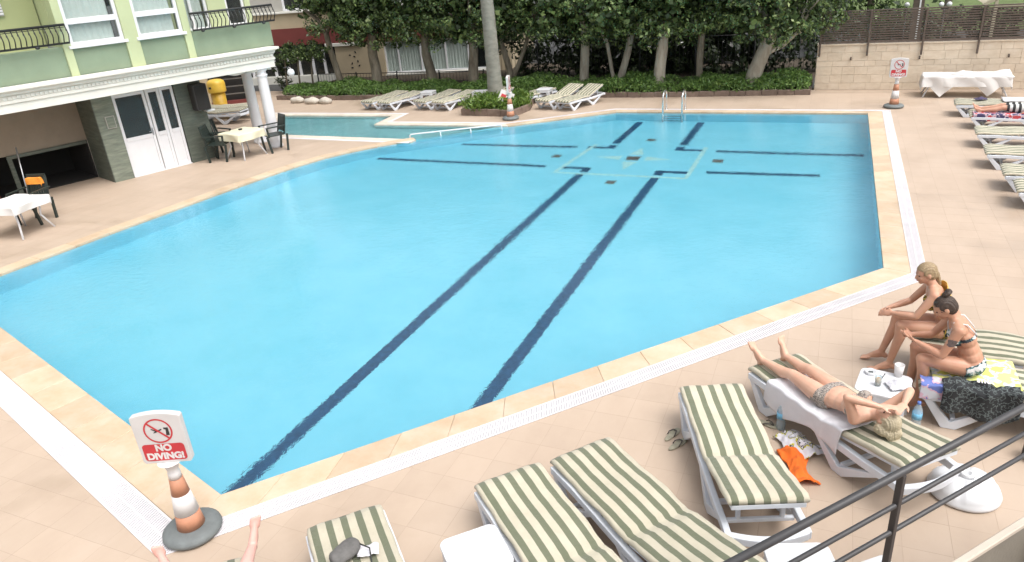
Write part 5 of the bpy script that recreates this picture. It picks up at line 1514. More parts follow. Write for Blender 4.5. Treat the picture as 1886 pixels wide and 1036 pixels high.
def foot(mb, ankle, heel_dir, toe, up, s=1.0):
    """ankle joint, direction to the heel, toe tip point, up = away from the sole"""
    a = Vector(ankle); toe = Vector(toe); up = Vector(up).normalized(); h = Vector(heel_dir).normalized()
    heel = a + h * 0.045 - up * 0.045
    fwd = (toe - heel).normalized(); sd = fwd.cross(up).normalized()
    Lf = (toe - heel).length; ball = heel + fwd * Lf * 0.70 - up * 0.004
    limb(mb, [a, a + h * 0.02 - up * 0.025, heel + up * 0.004], [0.036 * s, 0.034 * s, 0.030 * s], 12)
    Mx = Matrix((sd, fwd, up)).transposed()
    mb.ell(heel.lerp(ball, 0.5) + up * 0.012, (0.032 * s, Lf * 0.36, 0.028 * s), 12, 8, Mx)
    limb(mb, [a, a.lerp(ball, 0.5) + up * 0.004, ball + up * 0.004], [0.036 * s, 0.031 * s, 0.024 * s], 12)
    mb.ell(ball, (0.043 * s, 0.045, 0.020 * s), 12, 8, Mx)
    return heel, ball, fwd, sd, up
def toes(mb, f, flip=1, s=1.0):
    heel, ball, fwd, sd, up = f
    for k, (o, L, r) in enumerate(((0.030, 0.062, 0.0135), (0.011, 0.060, 0.0095), (-0.006, 0.054, 0.009), (-0.021, 0.046, 0.0085), (-0.034, 0.036, 0.008))):
        b0 = ball + fwd * 0.018 + sd * o * flip; t = b0 + fwd * L * 0.8 + up * 0.002
        limb(mb, [b0, b0.lerp(t, 0.5) + up * 0.003, t - up * 0.002], [r, r * 0.95, r * 0.95], 8)
def head(mb, c, fwd, up, s=1.0):
    c = Vector(c); fwd = Vector(fwd).normalized(); up = Vector(up); up = (up - fwd * up.dot(fwd)).normalized(); sd = fwd.cross(up)
    Mx = Matrix((sd, fwd, up)).transposed()
    P = lambda x, y, z: c + sd * x * s + fwd * y * s + up * z * s
    mb.ell(P(0, -0.008, 0.022), (0.073 * s, 0.092 * s, 0.083 * s), 18, 12, Mx)
    mb.ell(P(0, 0.020, -0.030), (0.058 * s, 0.066 * s, 0.070 * s), 16, 10, Mx)
    mb.ell(P(0, 0.052, -0.082), (0.026 * s, 0.024 * s, 0.020 * s), 12, 8, Mx)
    mb.ell(P(0, 0.074, 0.018), (0.045 * s, 0.012 * s, 0.010 * s), 12, 8, Mx)
    mb.tube([P(0, 0.080, 0.012), P(0, 0.096, -0.022)], [0.008 * s, 0.013 * s], 8); mb.ell(P(0, 0.094, -0.026), (0.015 * s, 0.013 * s, 0.010 * s), 10, 6, Mx)
    for x in (-0.034, 0.034): mb.ell(P(x, 0.062, -0.026), (0.018 * s, 0.016 * s, 0.016 * s), 10, 6, Mx)
    mb.ell(P(0, 0.079, -0.052), (0.022 * s, 0.010 * s, 0.009 * s), 10, 6, Mx)
    for x in (-0.075, 0.075): mb.ell(P(x, -0.008, -0.008), (0.010 * s, 0.020 * s, 0.031 * s), 10, 8, Mx)
    return P, Mx
def person(name, J, label, skin, parent_tf, hair=None, group=None, s=1.0, wear=(), brows=True, female=True, voxel=0.0075, handpose=None):
    """J: joints in the coordinates of parent_tf (loc, rz)"""
    root = empty(name, parent_tf[0], R(parent_tf[1]), label, 'person', group)
    mb = MB()
    J = {k: Vector(v) for k, v in J.items()}
    pel, che, nek = J['pelvis'], J['chest'], J['neck']
    side = (J['hip_l'] - J['hip_r']).normalized(); sside = (J['sho_l'] - J['sho_r']).normalized()
    Fp = frame(pel, che, side); Fc = frame(pel.lerp(che, 0.4), nek, sside)
    fy = Fc @ Vector((0, 1, 0))
    front = J.get('front', -fy).normalized()
    mb.ell(pel, (0.158 * s, 0.108 * s, 0.11 * s), 18, 12, Fp)
    for h in ('hip_l', 'hip_r'): mb.ell(J[h] * 0.75 + pel * 0.25 - front * 0.03, (0.095 * s, 0.098 * s, 0.10 * s), 14, 10, Fp)
    wst = pel.lerp(che, 0.52) + front * J.get('belly', Vector((0.0, 0, 0))).x
    mb.ell(wst, (0.125 * s, 0.092 * s, 0.115 * s), 16, 10, Fp)
    mb.ell(pel.lerp(che, 0.28), (0.14 * s, 0.10 * s, 0.11 * s), 16, 10, Fp)
    mb.ell(che - (che - wst) * 0.10, (0.138 * s, 0.098 * s, 0.135 * s), 16, 10, Fc)
    ush = (J['sho_l'] + J['sho_r']) / 2
    mb.ell(ush.lerp(che, 0.30), (0.150 * s, 0.085 * s, 0.09 * s), 16, 10, Fc)
    if female:
        for sg in (-1, 1): mb.ell(che + sside * sg * 0.068 * s + front * 0.082 * s, (0.058 * s, 0.056 * s, 0.058 * s), 14, 10, Fc)
    limb(mb, [ush.lerp(nek, 0.3), nek, nek.lerp(J['head'], 0.55)], [0.062 * s, 0.050 * s, 0.047 * s])
    for l in ('l', 'r'):
        S, Eb, Wr = J['sho_' + l], J['elb_' + l], J['wri_' + l]
        limb(mb, [ush.lerp(nek, 0.35), S.lerp(ush, 0.3) + (nek - ush) * 0.12, S], [0.048 * s, 0.052 * s, 0.053 * s])
        limb(mb, [S, S.lerp(Eb, 0.35), Eb], [0.051 * s, 0.045 * s, 0.036 * s])
        limb(mb, [Eb, Eb.lerp(Wr, 0.28), Wr], [0.036 * s, 0.038 * s, 0.0235 * s])
        Hp, K, A = J['hip_' + l], J['kne_' + l], J['ank_' + l]
        bk = J.get('calf_' + l, Vector((0, 0, 0)))
        limb(mb, [Hp, Hp.lerp(K, 0.30), Hp.lerp(K, 0.7), K], [0.090 * s, 0.086 * s, 0.066 * s, 0.054 * s], 16)
        limb(mb, [K, K.lerp(A, 0.28) + bk * 0.022, K.lerp(A, 0.6) + bk * 0.01, A], [0.052 * s, 0.056 * s, 0.044 * s, 0.034 * s], 14)
        f = foot(mb, A, J['heel_' + l], J['toe_' + l], J['fup_' + l], s)
        toes(mb, f, 1 if l == 'l' else -1, s)
        hp = (handpose or {}).get(l)
        if hp: hand(mb, Wr, hp[0], hp[1], s, hp[2], 0.16, hp[3])
    P, Mx = head(mb, J['head'], J['face'], J['hup'], s)
    me = remesh(mb, voxel, 5)
    me.materials.append(M[skin])
    body = link('body', me, None, root)
    eyes = MB()
    for x in (-0.031, 0.031): eyes.ell(P(x, 0.0705, 0.002), (0.013 * s, 0.008 * s, 0.006 * s), 10, 6, Mx)
    eyes.build('eyes', M['eye'], root)
    MB().ell(P(0, 0.0855, -0.053), (0.020 * s, 0.005 * s, 0.007 * s), 12, 6, Mx).build('mouth', M['lip'], root)
    if hair:
        kind, mat = hair
        hb = MB()
        hb.ell(P(0, -0.018, 0.032), (0.083 * s, 0.096 * s, 0.086 * s), 18, 12, Mx)
        hb.ell(P(0, -0.045, 0.0), (0.079 * s, 0.072 * s, 0.085 * s), 16, 10, Mx)
        if kind == 'bun':
            for k in range(7): hb.ell(P(0.022 * math.cos(k * 0.9), -0.075 + 0.022 * math.sin(k * 0.9), 0.115 + 0.004 * k), (0.027 * s, 0.027 * s, 0.022 * s), 10, 6, Mx)
        if kind == 'tail':
            for k in range(9): hb.ell(P(0, -0.105 - 0.012 * math.sin(k * 0.5), -0.03 - k * 0.028), ((0.030 - k * 0.0018) * s, (0.026 - k * 0.0012) * s, 0.03 * s), 10, 6, Mx)
        if kind == 'loose':
            for k in range(16):
                a = k * 0.42 - 3.1
                hb.ell(P(0.085 * math.sin(a), -0.06 - 0.05 * abs(math.cos(a)), 0.03 + 0.05 * math.cos(a * 1.7)), (0.032 * s, 0.045 * s, 0.035 * s), 10, 6, Mx)
            for k in range(6): hb.ell(P(0.03 * math.sin(k * 2.1), -0.09 - 0.02 * k, 0.07 + 0.012 * math.cos(k)), (0.04 * s, 0.04 * s, 0.035 * s), 10, 6, Mx)
        hm = remesh(hb, 0.007, 2); hm.materials.append(M[mat])
        bm = bmesh.new(); bm.from_mesh(hm)
        # keep the hair off the face
        for v in bm.verts:
            q = v.co - Vector(J['head']); yy = q.dot(Mx.col[1]); zz = q.dot(Mx.col[2])
            v.co += v.normal * 0.003 * math.sin(q.dot(Mx.col[0]) * 420 / s)
        dl = [f for f in bm.faces if (f.calc_center_median() - J['head']).dot(Mx.col[1]) > 0.038 * s and (f.calc_center_median() - J['head']).dot(Mx.col[2]) < 0.055 * s]
        bmesh.ops.delete(bm, geom=dl, context='FACES')
        bm.to_mesh(hm); bm.free()
        link('hair', hm, None, root)
    co = np.empty(len(me.vertices) * 3); me.vertices.foreach_get('co', co); co = co.reshape(-1, 3)
    for nm, mat, pred, off in wear:
        garment(me, root, nm, mat, pred, off)
    return root, me, P
def garment(me, root, nm, mat, pred, off):
    """clothing follows the body: the chosen skin faces, lifted off along the normals"""
    fs = [p for p in me.polygons if pred(p.center)]
    if not fs: return None
    idx = {}; V = []; F = []
    for p in fs:
        f = []
        for i in p.vertices:
            if i not in idx:
                idx[i] = len(V); v = me.vertices[i]; V.append(tuple(v.co + v.normal * off))
            f.append(idx[i])
        F.append(tuple(f))
    return MB().add(V, F, True).build(nm, M[mat], root)
def bikini(J, bra='bikini_top', bot='bikini_bottom', m1=None, m2=None, s=1.0):
    J = {k: Vector(v) for k, v in J.items()}
    pel, che = J['pelvis'], J['chest']; ax = (che - pel).normalized(); front = Vector(J['front']).normalized()
    sd = (J['sho_l'] - J['sho_r']).normalized()
    def p_bot(c):
        q = c - pel; t = q.dot(ax)
        if not (-0.14 < t < 0.045): return False
        for l in 'lr':
            d = (J['kne_' + l] - J['hip_' + l]).normalized(); r = c - J['hip_' + l]
            if r.dot(d) > 0.035 + (0.02 if r.dot(front) < 0 else -0.02): return False
            # hands and forearms near the hips stay bare
            if (c - J['wri_' + l]).length < 0.16 or (c - J['elb_' + l]).length < 0.10: return False
        return q.length < 0.26
    def p_top(c):
        q = c - che; t = q.dot(ax); f = q.dot(front); x = abs(q.dot(sd))
        if x > 0.20 or q.length > 0.21: return False
        for l in 'lr':
            S, E_b = J['sho_' + l], J['elb_' + l]; d = (E_b - S); u = max(0, min(1, (c - S).dot(d) / d.length_squared))
            if (c - (S + d * u)).length < 0.062 and u > 0.12: return False
            W = J['wri_' + l]; d2 = W - E_b; u2 = max(0, min(1, (c - E_b).dot(d2) / d2.length_squared))
            if (c - (E_b + d2 * u2)).length < 0.055: return False
        if f > 0.05: return abs(t) < 0.052
        return -0.018 < t < 0.012
    return [(bra, m1, p_top, 0.004), (bot, m2, p_bot, 0.004)]

M['bik_leaf'] = pattern_mat('leaf_print_bikini', (0.68, 0.66, 0.64), [(0.10, 0.22, 0.22), (0.03, 0.04, 0.05)], 26, 0.60)
M['bik_black'] = pattern_mat('black_yellow_bikini', (0.02, 0.02, 0.02), [(0.55, 0.38, 0.05), (0.02, 0.02, 0.02)], 30, 0.58)
M['bik_animal'] = pattern_mat('animal_print_bikini', (0.50, 0.45, 0.40), [(0.08, 0.07, 0.07), (0.35, 0.30, 0.26)], 70, 0.55)
M['swim_dark'] = plain('dark_shorts', (0.02, 0.02, 0.025), 0.8, 0.2, 10)
def bands_mat(name, a, b_, per):
    m, nt, b = new_mat(name)
    sx = nt.nodes.new('ShaderNodeSeparateXYZ'); nt.links.new(coords(nt), sx.inputs[0])
    mu = nt.nodes.new('ShaderNodeMath'); mu.operation = 'MULTIPLY'; mu.inputs[1].default_value = 1 / per; nt.links.new(sx.outputs['X'], mu.inputs[0])
    fr = nt.nodes.new('ShaderNodeMath'); fr.operation = 'FRACT'; nt.links.new(mu.outputs[0], fr.inputs[0])
    r = ramp(nt, fr.outputs[0], [(0, a), (0.5, a), (0.52, b_), (1, b_)]); nt.links.new(r.outputs[0], b.inputs['Base Color']); b.inputs['Roughness'].default_value = 0.85
    return m
M['swim_bands'] = bands_mat('banded_shorts', (0.03, 0.03, 0.03), (0.60, 0.60, 0.58), 0.11)

# --- the sunbather: lies on her back on the towel, hands clasped over her head
TFE = ((-0.29, 6.87, 0.0), -46.8)
JS = dict(pelvis=(0.90, -0.09, 0.545), chest=(1.20, -0.09, 0.595), neck=(1.375, -0.085, 0.625), head=(1.49, -0.075, 0.650), face=(-0.18, 0, 1.0), hup=(1, 0, 0.25), front=(-0.12, 0, 1),
          hip_l=(0.86, -0.005, 0.535), hip_r=(0.86, -0.175, 0.535), kne_l=(0.46, 0.035, 0.535), kne_r=(0.45, -0.17, 0.535), ank_l=(0.09, 0.06, 0.485), ank_r=(0.05, -0.19, 0.485),
          sho_l=(1.32, 0.085, 0.60), sho_r=(1.32, -0.255, 0.60), elb_l=(1.40, 0.24, 0.78), elb_r=(1.30, -0.34, 0.83), wri_l=(1.525, 0.045, 0.785), wri_r=(1.475, -0.165, 0.79),
          heel_l=(0, 0, -1), heel_r=(0, 0, -1), toe_l=(-0.055, 0.10, 0.655), toe_r=(-0.10, -0.235, 0.65), fup_l=(1, 0, 0.25), fup_r=(1, 0, 0.25), calf_l=(0, 0, -1), calf_r=(0, 0, -1))
person('person', JS, 'person in a bikini lying on the striped lounger with hands clasped over the head', 'skin_fair', TFE, ('loose', 'hair_pale'), None, 1.0,
       bikini(JS, m1='bik_animal', m2='bik_animal'), handpose={'l': ((0.35, -0.85, 0.05), (0, 0, -1), 0.35, 1), 'r': ((0.55, 0.80, 0.05), (0, 0, -1), 0.35, -1)})
# --- the two seated women face the pool (-X)
JB = dict(pelvis=(1.33, 7.77, 0.565), chest=(1.20, 7.77, 0.85), neck=(1.11, 7.765, 1.03), head=(1.04, 7.76, 1.135), face=(-0.92, -0.30, -0.22), hup=(-0.15, 0, 1), front=(-0.9, 0, -0.42),
          hip_l=(1.28, 7.69, 0.545), hip_r=(1.28, 7.85, 0.545), kne_l=(0.88, 7.63, 0.585), kne_r=(0.86, 7.88, 0.575), ank_l=(0.83, 7.64, 0.115), ank_r=(0.76, 7.88, 0.11),
          sho_l=(1.135, 7.60, 0.965), sho_r=(1.135, 7.935, 0.965), elb_l=(0.99, 7.555, 0.735), elb_r=(0.97, 7.96, 0.725), wri_l=(0.79, 7.66, 0.70), wri_r=(0.77, 7.82, 0.69),
          heel_l=(1, 0, 0), heel_r=(1, 0, 0), toe_l=(0.63, 7.62, 0.025), toe_r=(0.56, 7.87, 0.025), fup_l=(0, 0, 1), fup_r=(0, 0, 1), calf_l=(1, 0, 0), calf_r=(1, 0, 0))
person('person', JB, 'seated person with blonde hair tied back, leaning forward with arms on the knees', 'skin_mid', ((0, 0, 0), 0), ('tail', 'hair_blonde'), None, 1.0,
       bikini(JB, m1='bik_black', m2='bik_black'), handpose={'l': ((-0.85, 0.45, -0.25), (0.2, 0.6, -0.5), 0.6, -1), 'r': ((-0.85, -0.45, -0.3), (0.2, -0.6, -0.5), 0.6, 1)})
JD = dict(pelvis=(1.46, 7.05, 0.565), chest=(1.345, 7.05, 0.85), neck=(1.235, 7.05, 1.015), head=(1.145, 7.045, 1.105), face=(-0.85, -0.10, -0.50), hup=(-0.45, 0, 0.85), front=(-0.88, 0, -0.45),
          hip_l=(1.40, 6.965, 0.545), hip_r=(1.40, 7.135, 0.545), kne_l=(1.02, 6.93, 0.605), kne_r=(0.99, 7.20, 0.585), ank_l=(1.06, 6.97, 0.12), ank_r=(0.99, 7.22, 0.11),
          sho_l=(1.27, 6.875, 0.965), sho_r=(1.27, 7.225, 0.965), elb_l=(1.165, 6.845, 0.705), elb_r=(1.12, 7.26, 0.705), wri_l=(0.955, 6.96, 0.765), wri_r=(0.93, 7.12, 0.755),
          heel_l=(1, 0, 0), heel_r=(1, 0, 0), toe_l=(0.865, 6.955, 0.025), toe_r=(0.79, 7.23, 0.025), fup_l=(0, 0, 1), fup_r=(0, 0, 1), calf_l=(1, 0, 0), calf_r=(1, 0, 0))
rd, med, _ = person('person', JD, 'seated person with dark hair in a bun, bent over a phone beside the side table', 'skin_tan', ((0, 0, 0), 0), ('bun', 'hair_dark'), None, 1.0,
       bikini(JD, m1='bik_leaf', m2='bik_leaf'), handpose={'l': ((-0.8, 0.55, 0.2), (-0.1, 0.5, 0.6), 0.55, -1), 'r': ((-0.8, -0.5, 0.2), (-0.1, -0.5, 0.6), 0.55, 1)})
M['strap'] = plain('white_strap', (0.68, 0.66, 0.66), 0.7, 0.05, 10)
M['tattoo'] = plain('tattoo_ink', (0.12, 0.09, 0.085), 0.6, 0.3, 60)
_S = Vector(JD['sho_l']); _E = Vector(JD['elb_l'])
garment(med, rd, 'tattoo', 'tattoo', lambda c: (c - (_S.lerp(_E, 0.42) + Vector((0, -0.04, 0)))).length < 0.042 + 0.006 * math.sin(c.z * 160), 0.0008)
def straps(J, root, mat):
    J = {k: Vector(v) for k, v in J.items()}; fr = J['front'].normalized(); bk = -fr
    for l in 'lr':
        S = J['sho_' + l].lerp((J['sho_l'] + J['sho_r']) / 2, 0.42); up = (J['neck'] - J['chest']).normalized()
        sd = (J['sho_' + l] - (J['sho_l'] + J['sho_r']) / 2).normalized()
        pts = [J['chest'] + sd * 0.075 + fr * 0.125, S + fr * 0.075 - up * 0.02, S + up * 0.058 + fr * 0.01, S + bk * 0.075 + up * 0.0, J['chest'] + sd * 0.075 + bk * 0.098 + up * 0.0]
        MB().tube(pts, 0.0065, 8).build('strap', M[mat], root)
straps(JD, rd, 'strap')
# --- legs on the lounger cut off at the bottom left
TFG = ((-3.99, 2.66, 0.0), -43.5)
JG = dict(pelvis=(0.85, -0.03, 0.545), chest=(1.16, -0.02, 0.575), neck=(1.36, -0.02, 0.61), head=(1.50, -0.02, 0.66), face=(-0.25, 0, 1.0), hup=(1, 0, 0.3), front=(-0.12, 0, 1),
          hip_l=(0.80, 0.06, 0.535), hip_r=(0.80, -0.12, 0.535), kne_l=(0.40, 0.30, 0.58), kne_r=(0.38, -0.27, 0.56), ank_l=(0.02, 0.40, 0.50), ank_r=(-0.04, -0.20, 0.50),
          sho_l=(1.29, 0.16, 0.59), sho_r=(1.29, -0.20, 0.59), elb_l=(1.12, 0.28, 0.50), elb_r=(1.12, -0.31, 0.50), wri_l=(0.88, 0.25, 0.50), wri_r=(0.88, -0.28, 0.50),
          heel_l=(0, 0, -1), heel_r=(0, 0, -1), toe_l=(-0.06, 0.47, 0.70), toe_r=(-0.09, -0.23, 0.69), fup_l=(1, 0, 0.2), fup_r=(1, 0, 0.2), calf_l=(0, 0, -1), calf_r=(0, 0, -1))
person('person', JG, 'person at the bottom left edge of whom only bare feet and shins show', 'skin_pink', TFG, ('loose', 'hair_dark'), None, 1.0,
       [('swim_shorts', 'swim_dark', lambda c: 0.55 < c.x < 0.95 and not (abs(c.y + 0.02) > 0.2 and c.x > 0.8), 0.006)], female=False, voxel=0.007, handpose={'l': ((-1, 0, -0.1), (0, 0, -1), 0.3, 1), 'r': ((-1, 0, -0.1), (0, 0, -1), 0.3, -1)})
# --- person on the lounger at the right edge
TFR = ((2.95, 19.45, -0.085), -4)
JR = dict(pelvis=(1.05, 0.0, 0.545), chest=(1.36, 0.0, 0.575), neck=(1.55, 0.0, 0.61), head=(1.69, 0.0, 0.66), face=(-0.25, 0, 1.0), hup=(1, 0, 0.3), front=(-0.12, 0, 1),
          hip_l=(1.0, 0.09, 0.535), hip_r=(1.0, -0.09, 0.535), kne_l=(0.58, 0.13, 0.55), kne_r=(0.58, -0.12, 0.55), ank_l=(0.18, 0.11, 0.485), ank_r=(0.18, -0.14, 0.485),
          sho_l=(1.48, 0.18, 0.59), sho_r=(1.48, -0.18, 0.59), elb_l=(1.32, 0.30, 0.50), elb_r=(1.32, -0.30, 0.50), wri_l=(1.08, 0.27, 0.50), wri_r=(1.08, -0.27, 0.50),
          heel_l=(0, 0, -1), heel_r=(0, 0, -1), toe_l=(0.02, 0.13, 0.60), toe_r=(0.02, -0.16, 0.60), fup_l=(1, 0, 0.5), fup_r=(1, 0, 0.5), calf_l=(0, 0, -1), calf_r=(0, 0, -1))
person('person', JR, 'person lying on a lounger at the right edge, banded shorts and legs showing', 'skin_mid', TFR, ('loose', 'hair_dark'), None, 1.0,
       [('swim_shorts', 'swim_bands', lambda c: 0.66 < c.x < 1.10 and not abs(c.y) > 0.21, 0.008)], female=False, voxel=0.010, handpose={'l': ((-1, 0, -0.1), (0, 0, -1), 0.3, 1), 'r': ((-1, 0, -0.1), (0, 0, -1), 0.3, -1)})
# ================================================================== SMALL THINGS
def sheet(name, nx, ny, fn, mat, parent=None, thick=0.006, loc=None, rot=None):
    """cloth: a grid through fn(u, v) with a real thickness"""
    V = []; F = []
    for i in range(nx + 1):
        for j in range(ny + 1): V.append(tuple(fn(i / nx, j / ny)))
    for i in range(nx):
        for j in range(ny): F.append((i * (ny + 1) + j, (i + 1) * (ny + 1) + j, (i + 1) * (ny + 1) + j + 1, i * (ny + 1) + j + 1))
    me = MB().add(V, F, True).mesh(name); me.materials.append(mat)
    bm = bmesh.new(); bm.from_mesh(me); bmesh.ops.recalc_face_normals(bm, faces=bm.faces)
    bmesh.ops.solidify(bm, geom=bm.faces[:], thickness=thick); bm.to_mesh(me); bm.free()
    me.polygons.foreach_set('use_smooth', [True] * len(me.polygons))
    return link(name, me, None, parent, loc, rot)
def wrinkle(x, y, sd=0.0, a=0.01): return a * (math.sin(x * 17 + 3 * math.sin(y * 9 + sd)) + 0.6 * math.sin(y * 29 + 2 * math.sin(x * 13 + sd)) + 0.4 * math.sin((x + y) * 47 + sd))
def bed_top(x):
    a = R(9)
    return 0.432 if x < 1.06 else 0.432 + (x - 1.06) * math.tan(a) + 0.012
M['towel_white'] = plain('white_towel', (0.72, 0.71, 0.74), 0.95, 0.04, 8, 0.5, 260)
def ft(u, v):
    x = 0.30 + u * 0.98 + 0.03 * math.sin(v * 5); t = v * 0.74
    y = 0.10 - t; z = bed_top(x) + 0.006
    if y < -0.315:
        e = -0.315 - y; y = -0.315 - 0.018 * math.sin(min(1, e / 0.03) * 1.57); z -= max(0, e - 0.01) * (0.75 + 0.2 * math.sin(u * 7))
        y -= 0.006 * math.sin(u * 26)
    return (x, y, z + abs(wrinkle(x, y, 1, 0.003)))
tw = sheet('towel', 44, 34, ft, M['towel_white'], None, 0.008, (-0.29, 6.87, 0), (0, 0, R(-46.8)))
tag(tw, 'white towel spread under the lying sunbather, hanging over the lounger side', 'towel')
# yellow patterned towel under the dark haired woman
M['towel_yellow'] = pattern_mat('yellow_print_towel', (0.62, 0.64, 0.16), [(0.68, 0.69, 0.64), (0.40, 0.52, 0.60), (0.64, 0.66, 0.24)], 7, 0.60)
def fy_(u, v):
    x = 1.13 + u * 0.72; y = 6.80 + v * 0.58
    z = 0.445 + abs(wrinkle(x, y, 4, 0.004))
    return (x, y, z)
tw = sheet('towel', 40, 30, fy_, M['towel_yellow'], None, 0.006); tag(tw, 'yellow printed towel under the dark haired seated person', 'towel')
M['towel_blue'] = pattern_mat('blue_pink_towel', (0.13, 0.18, 0.45), [(0.60, 0.38, 0.46), (0.55, 0.56, 0.60)], 9, 0.64)
def fb_(u, v):
    x = 1.02 + u * 0.22; t = v * 0.36; y = 6.86 - t; z = 0.462
    if y < 6.72: e = 6.72 - y; y = 6.72 - 0.02; z -= e * 0.7
    return (x, y, z + wrinkle(x * 2, y * 2, 2, 0.006))
tw = sheet('cloth', 22, 22, fb_, M['towel_blue'], None, 0.008); tag(tw, 'blue and pink cloth over the foot of the yellow towelled lounger', 'cloth')
# black top with white lettering, tossed over the lounger edge
M['black_cloth'] = pattern_mat('black_print_cloth', (0.018, 0.02, 0.022), [(0.10, 0.12, 0.12), (0.018, 0.02, 0.022)], 24, 0.60)
def fk(u, v):
    x = 1.20 + u * 0.62; t = v * 0.42; y = 6.84 - t + 0.03 * math.sin(u * 6); z = 0.475 + 0.02 * math.sin(u * 9) * math.sin(v * 5)
    if y < 6.70:
        e = 6.70 - y; y = 6.70 - 0.035 - 0.02 * math.sin(u * 14); z -= e * (0.75 + 0.35 * math.sin(u * 3.1))
    return (x, y, z + wrinkle(x * 1.6, y * 2, 7, 0.012))
bl = sheet('shirt', 46, 34, fk, M['black_cloth'], None, 0.006); tag(bl, 'crumpled black top with pale lettering hung over the lounger side', 'clothing')
lt = text_mesh('STNA', 0.055); lt.materials.clear(); lt.materials.append(M['cone_white'])
link('lettering', lt, None, bl, (1.53, 6.765, 0.535), (R(28), R(6), R(8)))
# yellow wrap over the back of the blonde woman
M['wrap'] = plain('yellow_wrap', (0.72, 0.46, 0.10), 0.9, 0.08, 8, 0.4, 160)
def fw(u, v):
    a = -1.0 + 2.0 * u; t = v
    return (1.135 + 0.118 * math.cos(a * 1.15) + 0.17 * t, 7.75 + 0.185 * math.sin(a * 1.25) * (1 + 0.10 * t), 1.015 - 0.40 * t + 0.02 * math.cos(a * 2) + wrinkle(u * 0.6, v * 0.4, 3, 0.006))
wr = sheet('wrap', 30, 24, fw, M['wrap'], None, 0.006); tag(wr, 'yellow wrap hanging over the back of the blonde seated person', 'clothing')
# things lying between the two loungers
M['orange_towel'] = plain('orange_towel', (0.80, 0.16, 0.02), 0.95, 0.12, 8, 0.5, 200)
def fo(u, v):
    L = u * 0.50; w = (v - 0.5) * (0.20 + 0.05 * math.sin(u * 8))
    h = 0.06 * math.exp(-((v - 0.5) * 3.2) ** 2) * (0.7 + 0.5 * math.sin(u * 11) ** 2)
    return (L, w + 0.03 * math.sin(u * 6), 0.012 + h + abs(wrinkle(L, w * 2, 2, 0.012)))
ot = sheet('towel', 36, 20, fo, M['orange_towel'], None, 0.008, (-0.08, 5.93, 0.0), (0, 0, R(-66))); tag(ot, 'crumpled orange towel on the deck between two loungers', 'towel')
M['zebra'] = pattern_mat('zebra_print', (0.66, 0.64, 0.68), [(0.02, 0.02, 0.03), (0.66, 0.64, 0.68), (0.02, 0.02, 0.03), (0.55, 0.52, 0.06), (0.66, 0.64, 0.68)], 13, 0.50)
def fz(u, v):
    L = u * 0.40; w = (v - 0.5) * 0.26
    h = 0.10 * math.exp(-((v - 0.5) * 2.6) ** 2 - ((u - 0.5) * 2.2) ** 2)
    return (L, w + 0.02 * math.sin(u * 9), 0.012 + h + abs(wrinkle(L, w * 2, 5, 0.016)))
zb = sheet('shirt', 30, 22, fz, M['zebra'], None, 0.008, (-0.12, 6.16, 0.0), (0, 0, R(-48))); tag(zb, 'black and white printed garment beside the orange towel on the deck', 'clothing')
# water bottles
def clear_mat(name, col):
    m, nt, b = new_mat(name)
    b.inputs['Base Color'].default_value = (*col, 1); b.inputs['Roughness'].default_value = 0.08
    tr = nt.nodes.new('ShaderNodeBsdfTransparent'); tr.inputs[0].default_value = (0.86, 0.93, 0.96, 1)
    mx = nt.nodes.new('ShaderNodeMixShader'); mx.inputs[0].default_value = 0.62
    nt.links.new(b.outputs[0], mx.inputs[1]); nt.links.new(tr.outputs[0], mx.inputs[2]); nt.links.new(mx.outputs[0], nt.nodes['Material Output'].inputs['Surface'])
    return m
M['pet'] = clear_mat('clear_plastic', (0.55, 0.62, 0.66)); M['label_blue'] = plain('blue_label', (0.16, 0.42, 0.62), 0.4, 0.15, 30); M['cap_blue'] = plain('blue_cap', (0.10, 0.20, 0.55), 0.4, 0.05, 10)
def bottle(x, y, label):
    t = empty('water_bottle', (x, y, 0.001), 0, label, 'bottle', 'water bottles by the loungers')
    MB().lathe([(0.036, 0.0), (0.044, 0.01), (0.044, 0.08), (0.041, 0.10), (0.044, 0.12), (0.044, 0.20), (0.038, 0.235), (0.020, 0.275), (0.014, 0.285), (0.014, 0.295)], n=20).build('bottle_body', M['pet'], t)
    MB().lathe([(0.0448, 0.13), (0.0448, 0.195)], n=20).build('label_band', M['label_blue'], t)
    MB().lathe([(0.0165, 0.288), (0.0165, 0.312), (0.0, 0.313)], n=16).build('cap', M['cap_blue'], t)
bottle(-0.16, 6.27, 'clear water bottle under the sunbather\'s lounger'); bottle(1.02, 6.62, 'clear water bottle beside the yellow towelled lounger')
# flip-flops
M['sandal'] = plain('sandal_foam', (0.30, 0.28, 0.21), 0.8, 0.15, 20); M['sandal_dark'] = plain('sandal_strap', (0.08, 0.07, 0.06), 0.7, 0.15, 20)
def flipflop(x, y, rz, label):
    t = empty('flip_flop', (x, y, 0.001), R(rz), label, 'flip-flop', 'flip-flops on the deck')
    sole = []
    for k in range(24):
        a = 2 * math.pi * k / 24; xx = 0.125 * math.cos(a); sole.append((xx, (0.040 + 0.008 * math.cos(a)) * math.sin(a) * (1 - 0.18 * math.exp(-((xx + 0.02) / 0.04) ** 2))))
    MB().prism(sole, 0.0, 0.018).build('sole', M['sandal'], t, 0.004)
    for s in (-1, 1): MB().tube([(0.07, 0, 0.018), (0.045, s * 0.018, 0.038), (0.0, s * 0.036, 0.036), (-0.025, s * 0.036, 0.014)], 0.006, 6).build('strap', M['sandal_dark'], t)
flipflop(-1.13, 5.86, 70, 'flip-flop on the open deck left of the raised back lounger'); flipflop(-1.05, 5.72, 60, 'second flip-flop by the leg of the raised back lounger'); flipflop(-0.29, 6.30, -20, 'flip-flop lying under the sunbather\'s lounger near the bottle')
